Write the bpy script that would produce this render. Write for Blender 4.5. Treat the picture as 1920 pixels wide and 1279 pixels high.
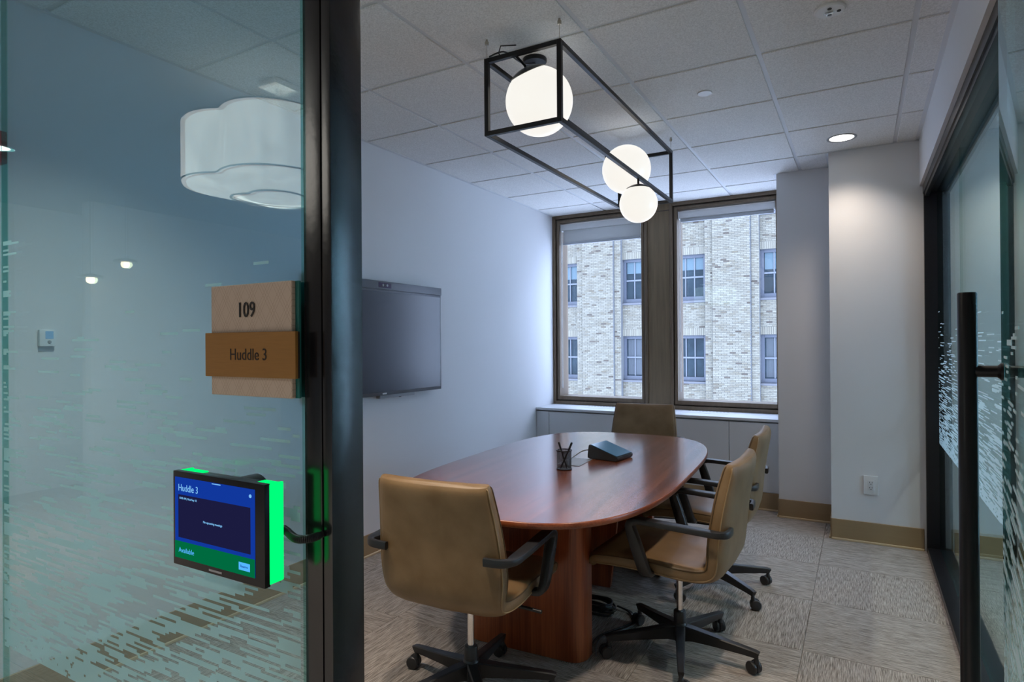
import bpy, bmesh, math, random
import numpy as np
from mathutils import Vector, Matrix, Euler

for _o in list(bpy.data.objects):
    bpy.data.objects.remove(_o, do_unlink=True)
SC = bpy.context.scene
C = SC.collection
R = math.radians
CAMZ = 1.392            # eye height above the carpet
CEIL = 2.727

# ------------------------------------------------------------------ camera
YAW, PITCH, ROLL, FPX = R(29.591), R(0.198), R(-0.395), 1152.2
fw0 = Vector((-math.sin(YAW), math.cos(YAW), 0)); rt0 = Vector((math.cos(YAW), math.sin(YAW), 0)); up0 = Vector((0, 0, 1))
fw = fw0 * math.cos(PITCH) + up0 * math.sin(PITCH)
up1 = up0 * math.cos(PITCH) - fw0 * math.sin(PITCH)
rt = rt0 * math.cos(ROLL) + up1 * math.sin(ROLL)
up = up1 * math.cos(ROLL) - rt0 * math.sin(ROLL)
cd = bpy.data.cameras.new('camera'); cam = bpy.data.objects.new('camera', cd); C.objects.link(cam)
cd.sensor_fit = 'HORIZONTAL'; cd.sensor_width = 36.0; cd.lens = FPX / 1920 * 36.0
cd.clip_start = 0.02; cd.clip_end = 200
m = Matrix.Identity(4)
for i in range(3):
    m[i][0] = rt[i]; m[i][1] = up[i]; m[i][2] = -fw[i]
m[2][3] = CAMZ
cam.matrix_world = m
SC.camera = cam

# ------------------------------------------------------------------ world, exposure, lamps
W = bpy.data.worlds.new('sky'); SC.world = W; W.use_nodes = True
bg = W.node_tree.nodes['Background']
bg.inputs[0].default_value = (0.58, 0.70, 1.0, 1); bg.inputs[1].default_value = 7.6
SC.view_settings.view_transform = 'Standard'
SC.view_settings.look = 'None'
SC.view_settings.gamma = 1.0
SC.view_settings.use_curve_mapping = False
SC.view_settings.exposure = 0.15
SC.cycles.max_bounces = 8; SC.cycles.diffuse_bounces = 4; SC.cycles.glossy_bounces = 4
SC.cycles.transparent_max_bounces = 24; SC.cycles.transmission_bounces = 6
SC.cycles.sample_clamp_indirect = 4.0
SC.cycles.use_denoising = True
SC.cycles.caustics_reflective = False; SC.cycles.caustics_refractive = False

P_DOWN_ROOM, P_FILL_FRONT, P_FILL_HALL, P_SIDE = 42, 110, 420, 180
E_GLOBE, E_PENDANT = 0.95, 3.2
WARM, NEUTRAL = (1.0, 0.85, 0.70), (1.0, 0.94, 0.88)

# ------------------------------------------------------------------ materials
def newmat(name):
    m = bpy.data.materials.new(name); m.use_nodes = True
    nt = m.node_tree
    return m, nt, nt.nodes['Principled BSDF'], nt.nodes['Material Output']

def N(nt, t, **kw):
    n = nt.nodes.new(t)
    for k, v in kw.items():
        setattr(n, k, v)
    return n

def plain(name, col, rough=0.5, metal=0.0, spec=0.5, noise=0.0, nscale=30.0, bump=0.0, bscale=200.0, coat=0.0, emis=None, es=0.0, stretch=None):
    m, nt, b, out = newmat(name)
    b.inputs['Base Color'].default_value = (*col, 1); b.inputs['Roughness'].default_value = rough
    b.inputs['Metallic'].default_value = metal; b.inputs['Specular IOR Level'].default_value = spec
    b.inputs['Coat Weight'].default_value = coat
    if emis:
        b.inputs['Emission Color'].default_value = (*emis, 1); b.inputs['Emission Strength'].default_value = es
    tc = N(nt, 'ShaderNodeTexCoord')
    mp = N(nt, 'ShaderNodeMapping'); nt.links.new(tc.outputs['Object'], mp.inputs[0])
    if stretch: mp.inputs['Scale'].default_value = stretch
    if noise:
        nz = N(nt, 'ShaderNodeTexNoise'); nz.inputs['Scale'].default_value = nscale; nz.inputs['Detail'].default_value = 5
        nt.links.new(mp.outputs[0], nz.inputs['Vector'])
        mx = N(nt, 'ShaderNodeMix', data_type='RGBA')
        mx.inputs[6].default_value = (*[c * (1 - noise) for c in col], 1); mx.inputs[7].default_value = (*[min(1, c * (1 + noise)) for c in col], 1)
        nt.links.new(nz.outputs[0], mx.inputs[0]); nt.links.new(mx.outputs[2], b.inputs['Base Color'])
    if bump:
        n2 = N(nt, 'ShaderNodeTexNoise'); n2.inputs['Scale'].default_value = bscale; n2.inputs['Detail'].default_value = 3
        nt.links.new(mp.outputs[0], n2.inputs['Vector'])
        bp = N(nt, 'ShaderNodeBump'); bp.inputs['Strength'].default_value = bump; bp.inputs['Distance'].default_value = 0.01
        nt.links.new(n2.outputs[0], bp.inputs['Height']); nt.links.new(bp.outputs[0], b.inputs['Normal'])
    return m

def glass(name, tint, r0=0.045, rough=0.0, gcol=(0.96, 1.0, 1.0)):
    """a pane as two surfaces: tinted see-through plus mirror reflection that grows towards grazing"""
    m, nt, b, out = newmat(name); nt.nodes.remove(b)
    tr = N(nt, 'ShaderNodeBsdfTransparent'); tr.inputs[0].default_value = (*tint, 1)
    gl = N(nt, 'ShaderNodeBsdfGlossy'); gl.inputs['Roughness'].default_value = rough; gl.inputs[0].default_value = (*gcol, 1)
    lw = N(nt, 'ShaderNodeLayerWeight'); lw.inputs[0].default_value = 0.5
    pw = N(nt, 'ShaderNodeMath', operation='POWER'); pw.inputs[1].default_value = 5.0
    ml = N(nt, 'ShaderNodeMath', operation='MULTIPLY_ADD'); ml.inputs[1].default_value = 1 - r0; ml.inputs[2].default_value = r0
    nt.links.new(lw.outputs['Facing'], pw.inputs[0]); nt.links.new(pw.outputs[0], ml.inputs[0])
    mx = N(nt, 'ShaderNodeMixShader'); nt.links.new(ml.outputs[0], mx.inputs[0])
    nt.links.new(tr.outputs[0], mx.inputs[1]); nt.links.new(gl.outputs[0], mx.inputs[2]); nt.links.new(mx.outputs[0], out.inputs[0])
    return m

def film_mat(name, col, opac):
    m, nt, b, out = newmat(name); nt.nodes.remove(b)
    tr = N(nt, 'ShaderNodeBsdfTransparent')
    df = N(nt, 'ShaderNodeBsdfDiffuse'); df.inputs[0].default_value = (*col, 1)
    tl = N(nt, 'ShaderNodeBsdfTranslucent'); tl.inputs[0].default_value = (*col, 1)
    m1 = N(nt, 'ShaderNodeMixShader'); m1.inputs[0].default_value = 0.5
    nt.links.new(df.outputs[0], m1.inputs[1]); nt.links.new(tl.outputs[0], m1.inputs[2])
    m2 = N(nt, 'ShaderNodeMixShader'); m2.inputs[0].default_value = opac
    nt.links.new(tr.outputs[0], m2.inputs[1]); nt.links.new(m1.outputs[0], m2.inputs[2]); nt.links.new(m2.outputs[0], out.inputs[0])
    return m

def wood(name, dark, light, axis, rough=0.3, coat=0.3, fine=190.0):
    m, nt, b, out = newmat(name)
    tc = N(nt, 'ShaderNodeTexCoord'); mp = N(nt, 'ShaderNodeMapping'); nt.links.new(tc.outputs['Object'], mp.inputs[0])
    s = [fine, fine, fine]; s[axis] = fine * 0.02
    mp.inputs['Scale'].default_value = s
    nz = N(nt, 'ShaderNodeTexNoise'); nz.inputs['Scale'].default_value = 1.0; nz.inputs['Detail'].default_value = 6; nz.inputs['Roughness'].default_value = 0.65
    nt.links.new(mp.outputs[0], nz.inputs['Vector'])
    n2 = N(nt, 'ShaderNodeTexNoise'); n2.inputs['Scale'].default_value = 0.10; n2.inputs['Detail'].default_value = 3
    nt.links.new(mp.outputs[0], n2.inputs['Vector'])
    ad = N(nt, 'ShaderNodeMath', operation='ADD'); nt.links.new(nz.outputs[0], ad.inputs[0]); nt.links.new(n2.outputs[0], ad.inputs[1])
    cr = N(nt, 'ShaderNodeValToRGB'); cr.color_ramp.elements[0].position = 0.72; cr.color_ramp.elements[1].position = 1.28
    cr.color_ramp.elements[0].color = (*dark, 1); cr.color_ramp.elements[1].color = (*light, 1)
    hf = N(nt, 'ShaderNodeMath', operation='MULTIPLY'); hf.inputs[1].default_value = 0.5
    nt.links.new(ad.outputs[0], hf.inputs[0]); cr.color_ramp.elements[0].position = 0.40; cr.color_ramp.elements[1].position = 0.60
    nt.links.new(hf.outputs[0], cr.inputs[0]); nt.links.new(cr.outputs[0], b.inputs['Base Color'])
    b.inputs['Roughness'].default_value = rough; b.inputs['Coat Weight'].default_value = coat; b.inputs['Coat Roughness'].default_value = rough * 0.8
    bp = N(nt, 'ShaderNodeBump'); bp.inputs['Strength'].default_value = 0.12; bp.inputs['Distance'].default_value = 0.002
    nt.links.new(nz.outputs[0], bp.inputs['Height']); nt.links.new(bp.outputs[0], b.inputs['Normal'])
    return m

def carpet_mat():
    m, nt, b, out = newmat('carpet')
    tc = N(nt, 'ShaderNodeTexCoord'); oi = N(nt, 'ShaderNodeObjectInfo')
    off = N(nt, 'ShaderNodeVectorMath', operation='SCALE'); off.inputs[0].default_value = (37.0, 53.0, 11.0)
    nt.links.new(oi.outputs['Random'], off.inputs['Scale'])
    ad = N(nt, 'ShaderNodeVectorMath', operation='ADD'); nt.links.new(tc.outputs['Object'], ad.inputs[0]); nt.links.new(off.outputs[0], ad.inputs[1])
    mp = N(nt, 'ShaderNodeMapping'); mp.inputs['Scale'].default_value = (14.0, 300.0, 1.0); nt.links.new(ad.outputs[0], mp.inputs[0])
    nz = N(nt, 'ShaderNodeTexNoise'); nz.inputs['Scale'].default_value = 1.0; nz.inputs['Detail'].default_value = 3; nz.inputs['Roughness'].default_value = 0.7
    nt.links.new(mp.outputs[0], nz.inputs['Vector'])
    cr = N(nt, 'ShaderNodeValToRGB'); cr.color_ramp.elements[0].position = 0.35; cr.color_ramp.elements[1].position = 0.66
    cr.color_ramp.elements[0].color = (0.135, 0.118, 0.105, 1); cr.color_ramp.elements[1].color = (0.49, 0.435, 0.39, 1)
    nt.links.new(nz.outputs[0], cr.inputs[0]); nt.links.new(cr.outputs[0], b.inputs['Base Color'])
    b.inputs['Roughness'].default_value = 0.95; b.inputs['Specular IOR Level'].default_value = 0.1
    bp = N(nt, 'ShaderNodeBump'); bp.inputs['Strength'].default_value = 0.5; bp.inputs['Distance'].default_value = 0.004
    nt.links.new(nz.outputs[0], bp.inputs['Height']); nt.links.new(bp.outputs[0], b.inputs['Normal'])
    return m

def tile_mat():
    m, nt, b, out = newmat('ceiling_tile')
    tc = N(nt, 'ShaderNodeTexCoord')
    nz = N(nt, 'ShaderNodeTexNoise'); nz.inputs['Scale'].default_value = 170; nz.inputs['Detail'].default_value = 4; nz.inputs['Roughness'].default_value = 0.7
    nt.links.new(tc.outputs['Object'], nz.inputs['Vector'])
    cr = N(nt, 'ShaderNodeValToRGB'); cr.color_ramp.elements[0].position = 0.3; cr.color_ramp.elements[1].position = 0.62
    cr.color_ramp.elements[0].color = (0.58, 0.57, 0.555, 1); cr.color_ramp.elements[1].color = (0.84, 0.83, 0.815, 1)
    nt.links.new(nz.outputs[0], cr.inputs[0]); nt.links.new(cr.outputs[0], b.inputs['Base Color'])
    b.inputs['Roughness'].default_value = 0.95; b.inputs['Specular IOR Level'].default_value = 0.1
    bp = N(nt, 'ShaderNodeBump'); bp.inputs['Strength'].default_value = 0.35; bp.inputs['Distance'].default_value = 0.003
    nt.links.new(nz.outputs[0], bp.inputs['Height']); nt.links.new(bp.outputs[0], b.inputs['Normal'])
    return m

def leather_mat():
    m, nt, b, out = newmat('leather')
    tc = N(nt, 'ShaderNodeTexCoord')
    n1 = N(nt, 'ShaderNodeTexNoise'); n1.inputs['Scale'].default_value = 7; n1.inputs['Detail'].default_value = 5
    nt.links.new(tc.outputs['Object'], n1.inputs['Vector'])
    cr = N(nt, 'ShaderNodeValToRGB'); cr.color_ramp.elements[0].position = 0.3; cr.color_ramp.elements[1].position = 0.75
    cr.color_ramp.elements[0].color = (0.168, 0.098, 0.040, 1); cr.color_ramp.elements[1].color = (0.265, 0.170, 0.086, 1)
    nt.links.new(n1.outputs[0], cr.inputs[0]); nt.links.new(cr.outputs[0], b.inputs['Base Color'])
    b.inputs['Roughness'].default_value = 0.42; b.inputs['Specular IOR Level'].default_value = 0.5
    v = N(nt, 'ShaderNodeTexVoronoi'); v.inputs['Scale'].default_value = 420; nt.links.new(tc.outputs['Object'], v.inputs['Vector'])
    bp = N(nt, 'ShaderNodeBump'); bp.inputs['Strength'].default_value = 0.12; bp.inputs['Distance'].default_value = 0.002
    nt.links.new(v.outputs['Distance'], bp.inputs['Height']); nt.links.new(bp.outputs[0], b.inputs['Normal'])
    return m

def brick_mat():
    m, nt, b, out = newmat('glazed_brick')
    at = N(nt, 'ShaderNodeAttribute'); at.attribute_name = 'tone'
    cr = N(nt, 'ShaderNodeValToRGB'); e = cr.color_ramp.elements
    e[0].position = 0.0; e[0].color = (0.063, 0.050, 0.039, 1); e[1].position = 1.0; e[1].color = (0.181, 0.169, 0.135, 1)
    for p, c in ((0.06, (0.088, 0.074, 0.060)), (0.16, (0.126, 0.107, 0.075)), (0.45, (0.144, 0.131, 0.103))):
        k = e.new(p); k.color = (*c, 1)
    nt.links.new(at.outputs['Fac'], cr.inputs[0]); nt.links.new(cr.outputs[0], b.inputs['Base Color'])
    b.inputs['Roughness'].default_value = 0.8; b.inputs['Specular IOR Level'].default_value = 0.1
    return m

def plaque_mat():
    """ivory plaque with a printed diamond trellis of fine lines (object X, Z)"""
    m, nt, b, out = newmat('plaque_print')
    tc = N(nt, 'ShaderNodeTexCoord'); sp = N(nt, 'ShaderNodeSeparateXYZ'); nt.links.new(tc.outputs['Object'], sp.inputs[0])
    fac = []
    for sgn in (1, -1):
        a = N(nt, 'ShaderNodeMath', operation='MULTIPLY'); a.inputs[1].default_value = sgn * 1.5; nt.links.new(sp.outputs['X'], a.inputs[0])
        c = N(nt, 'ShaderNodeMath', operation='ADD'); nt.links.new(a.outputs[0], c.inputs[0]); nt.links.new(sp.outputs['Z'], c.inputs[1])
        for per, ph in ((0.047, 0.0), (0.047, 0.009), (0.047, 0.018)):
            d = N(nt, 'ShaderNodeMath', operation='ADD'); d.inputs[1].default_value = ph + 1.0; nt.links.new(c.outputs[0], d.inputs[0])
            w = N(nt, 'ShaderNodeMath', operation='MODULO'); w.inputs[1].default_value = per; nt.links.new(d.outputs[0], w.inputs[0])
            l = N(nt, 'ShaderNodeMath', operation='LESS_THAN'); l.inputs[1].default_value = 0.0016; nt.links.new(w.outputs[0], l.inputs[0])
            fac.append(l)
    cur = fac[0]
    for f in fac[1:]:
        x = N(nt, 'ShaderNodeMath', operation='MAXIMUM'); nt.links.new(cur.outputs[0], x.inputs[0]); nt.links.new(f.outputs[0], x.inputs[1]); cur = x
    mx = N(nt, 'ShaderNodeMix', data_type='RGBA'); mx.inputs[6].default_value = (0.56, 0.46, 0.37, 1); mx.inputs[7].default_value = (0.46, 0.36, 0.275, 1)
    nt.links.new(cur.outputs[0], mx.inputs[0]); nt.links.new(mx.outputs[2], b.inputs['Base Color'])
    b.inputs['Roughness'].default_value = 0.5
    return m

def emit(name, col, s):
    return plain(name, (0.0, 0.0, 0.0), 0.3, spec=0.0, emis=col, es=s)

M = {}
M['wall'] = plain('wall_paint', (0.70, 0.70, 0.715), 0.75, bump=0.05, bscale=350, spec=0.3)
M['trimwhite'] = plain('white_laminate', (0.66, 0.67, 0.69), 0.4)
M['tile'] = tile_mat()
M['tee'] = plain('tee_bar_white', (0.62, 0.63, 0.65), 0.5)
M['carpet'] = carpet_mat()
M['slab'] = plain('slab', (0.25, 0.24, 0.23), 0.9)
M['base'] = plain('baseboard_tan', (0.31, 0.215, 0.115), 0.5, noise=0.08, nscale=3, stretch=(1, 1, 40))
M['basetoe'] = plain('baseboard_lip', (0.55, 0.42, 0.26), 0.45)
M['black'] = plain('black_metal', (0.009, 0.009, 0.011), 0.30, spec=0.3)
M['post'] = plain('post_black', (0.010, 0.010, 0.012), 0.20, spec=0.6, bump=0.02, bscale=60)
M['blackmat'] = plain('black_plastic', (0.016, 0.017, 0.02), 0.4)
M['rubber'] = plain('caster_rubber', (0.02, 0.02, 0.022), 0.45)
M['bronze'] = plain('window_bronze', (0.165, 0.120, 0.080), 0.45, spec=0.3, noise=0.25, nscale=6, stretch=(6, 6, 0.6))
M['bronzedark'] = plain('window_bronze_dark', (0.045, 0.034, 0.027), 0.5)
M['panel'] = plain('mullion_panel', (0.215, 0.158, 0.098), 0.5, spec=0.3, noise=0.35, nscale=5, stretch=(8, 8, 0.5))
M['chrome'] = plain('chrome', (0.75, 0.75, 0.76), 0.15, metal=1.0)
M['nickel'] = plain('nickel', (0.5, 0.45, 0.38), 0.35, metal=0.9)
M['glass_tint'] = glass('partition_glass', (0.70, 0.87, 0.93))
M['glass_side'] = glass('side_glass', (0.80, 0.92, 0.915), 0.05, 0.0, (0.78, 0.95, 0.95))
M['glass_clear'] = glass('window_glass', (0.95, 0.98, 0.99), 0.02)
M['glass_edge'] = plain('acrylic_teal', (0.03, 0.20, 0.19), 0.15, spec=0.8)
M['pane_edge'] = glass('pane_edge', (0.42, 0.78, 0.74), 0.10)
M['film'] = film_mat('frosted_film', (0.50, 0.77, 0.765), 0.68)
M['filmside'] = film_mat('frosted_film_side', (0.70, 0.82, 0.86), 0.75)
M['top'] = wood('cherry_top', (0.105, 0.023, 0.009), (0.33, 0.098, 0.037), 1, 0.21, 1.0)
M['woodv'] = wood('cherry_base', (0.195, 0.038, 0.011), (0.40, 0.100, 0.030), 2, 0.35, 0.2)
M['edge'] = wood('cherry_edge', (0.16, 0.036, 0.012), (0.30, 0.08, 0.028), 1, 0.3, 0.3)
M['leather'] = leather_mat()
M['stitch'] = plain('leather_piping', (0.30, 0.20, 0.10), 0.5)
M['stitchdark'] = plain('seam_thread', (0.10, 0.06, 0.025), 0.7)
M['fabric'] = film_mat('shade_fabric', (0.46, 0.46, 0.45), 0.97)
M['alu'] = plain('shade_aluminium', (0.42, 0.44, 0.47), 0.4, metal=0.3)
M['white'] = plain('white_plastic', (0.72, 0.73, 0.74), 0.4)
M['slot'] = plain('dark_slot', (0.02, 0.02, 0.02), 0.6)
M['tvbezel'] = plain('tv_bezel', (0.10, 0.105, 0.115), 0.35, metal=0.4)
M['tvscreen'] = plain('tv_screen', (0.030, 0.040, 0.055), 0.24, spec=0.6)
M['tvbadge'] = plain('tv_badge', (0.03, 0.008, 0.05), 0.2)
M['grey'] = plain('grey_plastic', (0.30, 0.31, 0.33), 0.4)
M['globe'] = plain('opal_globe', (0.22, 0.22, 0.22), 0.3, emis=(0.86, 0.83, 0.77), es=E_GLOBE)
M['lamp_on'] = emit('lens_on', (1.0, 0.95, 0.88), 6.0)
M['mesh'] = None
M['screenblue'] = emit('screen_blue', (0.005, 0.035, 0.30), 1.0)
M['screenbluel'] = emit('screen_blue_light', (0.01, 0.09, 0.38), 1.0)
M['screendark'] = emit('screen_dark', (0.010, 0.010, 0.045), 1.0)
M['screengreen'] = emit('screen_green', (0.0, 0.13, 0.045), 1.0)
M['screentext'] = emit('screen_text', (0.22, 0.55, 0.95), 0.9)
M['screenbtn'] = emit('screen_button', (0.08, 0.42, 0.90), 1.0)
M['led'] = emit('led_green', (0.0, 0.95, 0.16), 1.15)
M['conscreen'] = plain('console_screen', (0.015, 0.04, 0.07), 0.18, spec=0.8, emis=(0.05, 0.17, 0.30), es=0.35)
M['signbrown'] = plain('sign_bronze', (0.36, 0.18, 0.048), 0.38, metal=0.25, noise=0.15, nscale=14, stretch=(1.5, 30, 30))
M['signtext'] = plain('sign_text', (0.02, 0.010, 0.008), 0.6)
M['signblack'] = plain('sign_black', (0.01, 0.01, 0.012), 0.4)
M['plaque'] = plaque_mat()
M['shade_lit'] = plain('pendant_fabric', (0.8, 0.8, 0.76), 0.8, emis=(1.0, 0.95, 0.86), es=E_PENDANT, noise=0.1, nscale=5)
_nt = M['shade_lit'].node_tree; _b = _nt.nodes['Principled BSDF']
_tc = N(_nt, 'ShaderNodeTexCoord'); _mp = N(_nt, 'ShaderNodeMapping'); _mp.inputs['Scale'].default_value = (7, 7, 2.5); _nt.links.new(_tc.outputs['Object'], _mp.inputs[0])
_nz = N(_nt, 'ShaderNodeTexNoise'); _nz.inputs['Scale'].default_value = 1.2; _nz.inputs['Detail'].default_value = 6; _nz.inputs['Distortion'].default_value = 1.2; _nt.links.new(_mp.outputs[0], _nz.inputs['Vector'])
_rm = N(_nt, 'ShaderNodeMapRange'); _rm.inputs[1].default_value = 0.3; _rm.inputs[2].default_value = 0.7; _rm.inputs[3].default_value = E_PENDANT * 0.72; _rm.inputs[4].default_value = E_PENDANT * 1.12
_nt.links.new(_nz.outputs[0], _rm.inputs[0]); _nt.links.new(_rm.outputs[0], _b.inputs['Emission Strength'])
M['shade_ring'] = plain('pendant_ring', (0.25, 0.25, 0.24), 0.5)
M['hallglobe'] = emit('hall_globe', (1.0, 0.72, 0.42), 14.0)
M['red'] = plain('alarm_red', (0.45, 0.006, 0.012), 0.35)
M['hall'] = plain('hall_paint', (0.60, 0.61, 0.62), 0.8)
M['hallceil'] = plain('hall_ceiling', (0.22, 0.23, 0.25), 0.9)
M['hallblue'] = plain('hall_accent', (0.18, 0.25, 0.32), 0.7)
M['brick'] = brick_mat()
M['mortar'] = plain('mortar', (0.112, 0.116, 0.120), 0.9)
M['stone'] = plain('stone_sill', (0.084, 0.084, 0.092), 0.8)
M['bframe'] = plain('far_window_frame', (0.050, 0.057, 0.076), 0.5)
M['bmuntin'] = plain('far_window_muntin', (0.092, 0.101, 0.118), 0.5)
M['bglass'] = plain('far_window_glass', (0.016, 0.026, 0.034), 0.3, spec=0.12, noise=0.7, nscale=2.5)
M['bblind'] = plain('far_blind', (0.055, 0.092, 0.113), 0.6)
M['bcurtain'] = plain('far_curtain', (0.042, 0.050, 0.059), 0.7, noise=0.5, nscale=5, stretch=(6, 1, 0.2))
M['cable'] = plain('cable_black', (0.012, 0.013, 0.016), 0.4)
M['cablegrey'] = plain('cable_grey', (0.22, 0.23, 0.25), 0.5)

def mesh_screen(name):
    """perforated wire mesh: small square openings cut by object coordinates"""
    m, nt, b, out = newmat(name)
    b.inputs['Base Color'].default_value = (0.02, 0.022, 0.026, 1); b.inputs['Metallic'].default_value = 0.6; b.inputs['Roughness'].default_value = 0.4
    tr = N(nt, 'ShaderNodeBsdfTransparent'); mx = N(nt, 'ShaderNodeMixShader')
    uv = N(nt, 'ShaderNodeUVMap'); sp = N(nt, 'ShaderNodeSeparateXYZ'); nt.links.new(uv.outputs[0], sp.inputs[0])
    fs = []
    for ax in ('X', 'Y'):
        f = N(nt, 'ShaderNodeMath', operation='FRACT'); nt.links.new(sp.outputs[ax], f.inputs[0])
        g = N(nt, 'ShaderNodeMath', operation='GREATER_THAN'); g.inputs[1].default_value = 0.36; nt.links.new(f.outputs[0], g.inputs[0]); fs.append(g)
    a = N(nt, 'ShaderNodeMath', operation='MULTIPLY'); nt.links.new(fs[0].outputs[0], a.inputs[0]); nt.links.new(fs[1].outputs[0], a.inputs[1])
    nt.links.new(a.outputs[0], mx.inputs[0]); nt.links.new(b.outputs[0], mx.inputs[1]); nt.links.new(tr.outputs[0], mx.inputs[2]); nt.links.new(mx.outputs[0], out.inputs[0])
    return m
M['mesh'] = mesh_screen('wire_mesh')

# ------------------------------------------------------------------ object helpers
def tag(o, label=None, cat=None, group=None, kind=None):
    if label: o['label'] = label
    if cat: o['category'] = cat
    if group: o['group'] = group
    if kind: o['kind'] = kind
    return o

def thing(name, label, cat, loc=(0, 0, 0), rz=0.0, group=None, kind=None):
    o = bpy.data.objects.new(name, None); C.objects.link(o)
    o.empty_display_size = 0.1; o.location = loc; o.rotation_euler = (0, 0, rz)
    tag(o, label, cat, group, kind)
    return o

def link(name, me, mats, parent=None, loc=None, smooth=None, rot=None):
    o = bpy.data.objects.new(name, me); C.objects.link(o)
    if not isinstance(mats, (list, tuple)): mats = [mats]
    if not me.materials:
        for mm in mats: me.materials.append(mm)
    if parent: o.parent = parent
    if loc is not None: o.location = loc
    if rot is not None: o.rotation_euler = rot
    if smooth is not None:
        me.polygons.foreach_set('use_smooth', [True] * len(me.polygons)); me.set_sharp_from_angle(angle=R(smooth))
    return o

class B:
    """collects geometry of ONE mesh; coordinates are local to org"""
    def __init__(s): s.v = []; s.f = []; s.mi = []
    def add(s, vs, fs, mi=0):
        k = len(s.v); s.v += [tuple(v) for v in vs]; s.f += [tuple(i + k for i in f) for f in fs]; s.mi += [mi] * len(fs); return s
    def box(s, x0, x1, y0, y1, z0, z1, mi=0, edge=None):
        """edge: material index for the narrow side faces, used for panes"""
        vs = [(x0, y0, z0), (x1, y0, z0), (x1, y1, z0), (x0, y1, z0), (x0, y0, z1), (x1, y0, z1), (x1, y1, z1), (x0, y1, z1)]
        fs = [(0, 3, 2, 1), (4, 5, 6, 7), (0, 1, 5, 4), (1, 2, 6, 5), (2, 3, 7, 6), (3, 0, 4, 7)]
        s.add(vs, fs, mi)
        if edge is not None:
            d = (x1 - x0, y1 - y0, z1 - z0); thin = d.index(min(d))
            ax = [2, 2, 1, 0, 1, 0]
            for q in range(6):
                if ax[q] != thin: s.mi[-6 + q] = edge
        return s
    def bbox(s, x0, x1, y0, y1, z0, z1, bev=0.003, seg=2, mi=0):
        bm = bmesh.new(); bmesh.ops.create_cube(bm, size=1)
        for v in bm.verts: v.co = Vector(((x0 + x1) / 2 + v.co.x * (x1 - x0), (y0 + y1) / 2 + v.co.y * (y1 - y0), (z0 + z1) / 2 + v.co.z * (z1 - z0)))
        bmesh.ops.bevel(bm, geom=bm.edges[:], offset=bev, segments=seg, affect='EDGES', profile=0.7)
        return s.frombm(bm, mi)
    def frombm(s, bm, mi=0):
        bm.verts.index_update()
        s.add([v.co[:] for v in bm.verts], [[v.index for v in f.verts] for f in bm.faces], mi); bm.free(); return s
    def lathe(s, prof, cx=0, cy=0, seg=24, mi=0, mat=None, rx=1.0):
        """prof: (radius, z) from one end to the other; capped"""
        vs = []; fs = []
        for (r, z) in prof:
            for k in range(seg):
                a = 2 * math.pi * k / seg; vs.append(Vector((cx + r * math.cos(a), cy + r * math.sin(a), z)))
        if mat is not None: vs = [mat @ v for v in vs]
        n = len(prof)
        for i in range(n - 1):
            for k in range(seg):
                fs.append((i * seg + k, i * seg + (k + 1) % seg, (i + 1) * seg + (k + 1) % seg, (i + 1) * seg + k))
        fs.append(tuple(reversed(range(seg)))); fs.append(tuple((n - 1) * seg + k for k in range(seg)))
        return s.add(vs, fs, mi)
    def sweep(s, path, sec, lat=None, mi=0, closed=False):
        """sec: list (per path point or one) of section outlines [(a,b)]; a along the lateral axis, b along lat x tangent"""
        path = [Vector(p) for p in path]; n = len(path); k = None
        vs = []; fs = []; prev = None
        for i, p in enumerate(path):
            if closed: t = path[(i + 1) % n] - path[i - 1]
            else: t = path[min(i + 1, n - 1)] - path[max(i - 1, 0)]
            t.normalize()
            if lat is not None:
                l = Vector(lat[i] if isinstance(lat, list) else lat); l = (l - t * l.dot(t)).normalized()
            else:
                if prev is None:
                    prev = Vector((0, 0, 1)) if abs(t.z) < 0.9 else Vector((1, 0, 0))
                l = (prev - t * prev.dot(t)).normalized(); prev = l
            bvec = t.cross(l)
            sc = sec[i] if isinstance(sec[0], list) else sec
            k = len(sc)
            for (a, b) in sc: vs.append(p + l * a + bvec * b)
        m_ = n if closed else n - 1
        for i in range(m_):
            j = (i + 1) % n
            for q in range(k): fs.append((i * k + q, i * k + (q + 1) % k, j * k + (q + 1) % k, j * k + q))
        if not closed: fs.append(tuple(reversed(range(k)))); fs.append(tuple((n - 1) * k + q for q in range(k)))
        return s.add(vs, fs, mi)
    def tube(s, path, r, seg=8, mi=0, closed=False):
        return s.sweep(path, [(r * math.cos(2 * math.pi * q / seg), r * math.sin(2 * math.pi * q / seg)) for q in range(seg)], None, mi, closed)
    def prism(s, pts, z0, z1, mi=0):
        n = len(pts)
        vs = [(x, y, z0) for x, y in pts] + [(x, y, z1) for x, y in pts]
        fs = [tuple(reversed(range(n))), tuple(range(n, 2 * n))] + [(i, (i + 1) % n, n + (i + 1) % n, n + i) for i in range(n)]
        return s.add(vs, fs, mi)
    def mesh(s, name, org=(0, 0, 0)):
        me = bpy.data.meshes.new(name)
        me.from_pydata([(v[0] - org[0], v[1] - org[1], v[2] - org[2]) for v in s.v], [], s.f)
        if any(s.mi): me.polygons.foreach_set('material_index', s.mi)
        bm = bmesh.new(); bm.from_mesh(me); bmesh.ops.recalc_face_normals(bm, faces=bm.faces); bm.to_mesh(me); bm.free()
        me.update(); return me
    def obj(s, name, mats, parent=None, smooth=None, world=False):
        """parented: coordinates are local to the parent's frame (world=True: given in world, parent is unrotated)"""
        if parent is not None:
            org = tuple(parent.location) if world else (0, 0, 0)
            return link(name, s.mesh(name, org), mats, parent, None, smooth)
        a = np.array(s.v); org = ((a[:, 0].min() + a[:, 0].max()) / 2, (a[:, 1].min() + a[:, 1].max()) / 2, a[:, 2].min())
        return link(name, s.mesh(name, org), mats, None, org, smooth)

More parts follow.
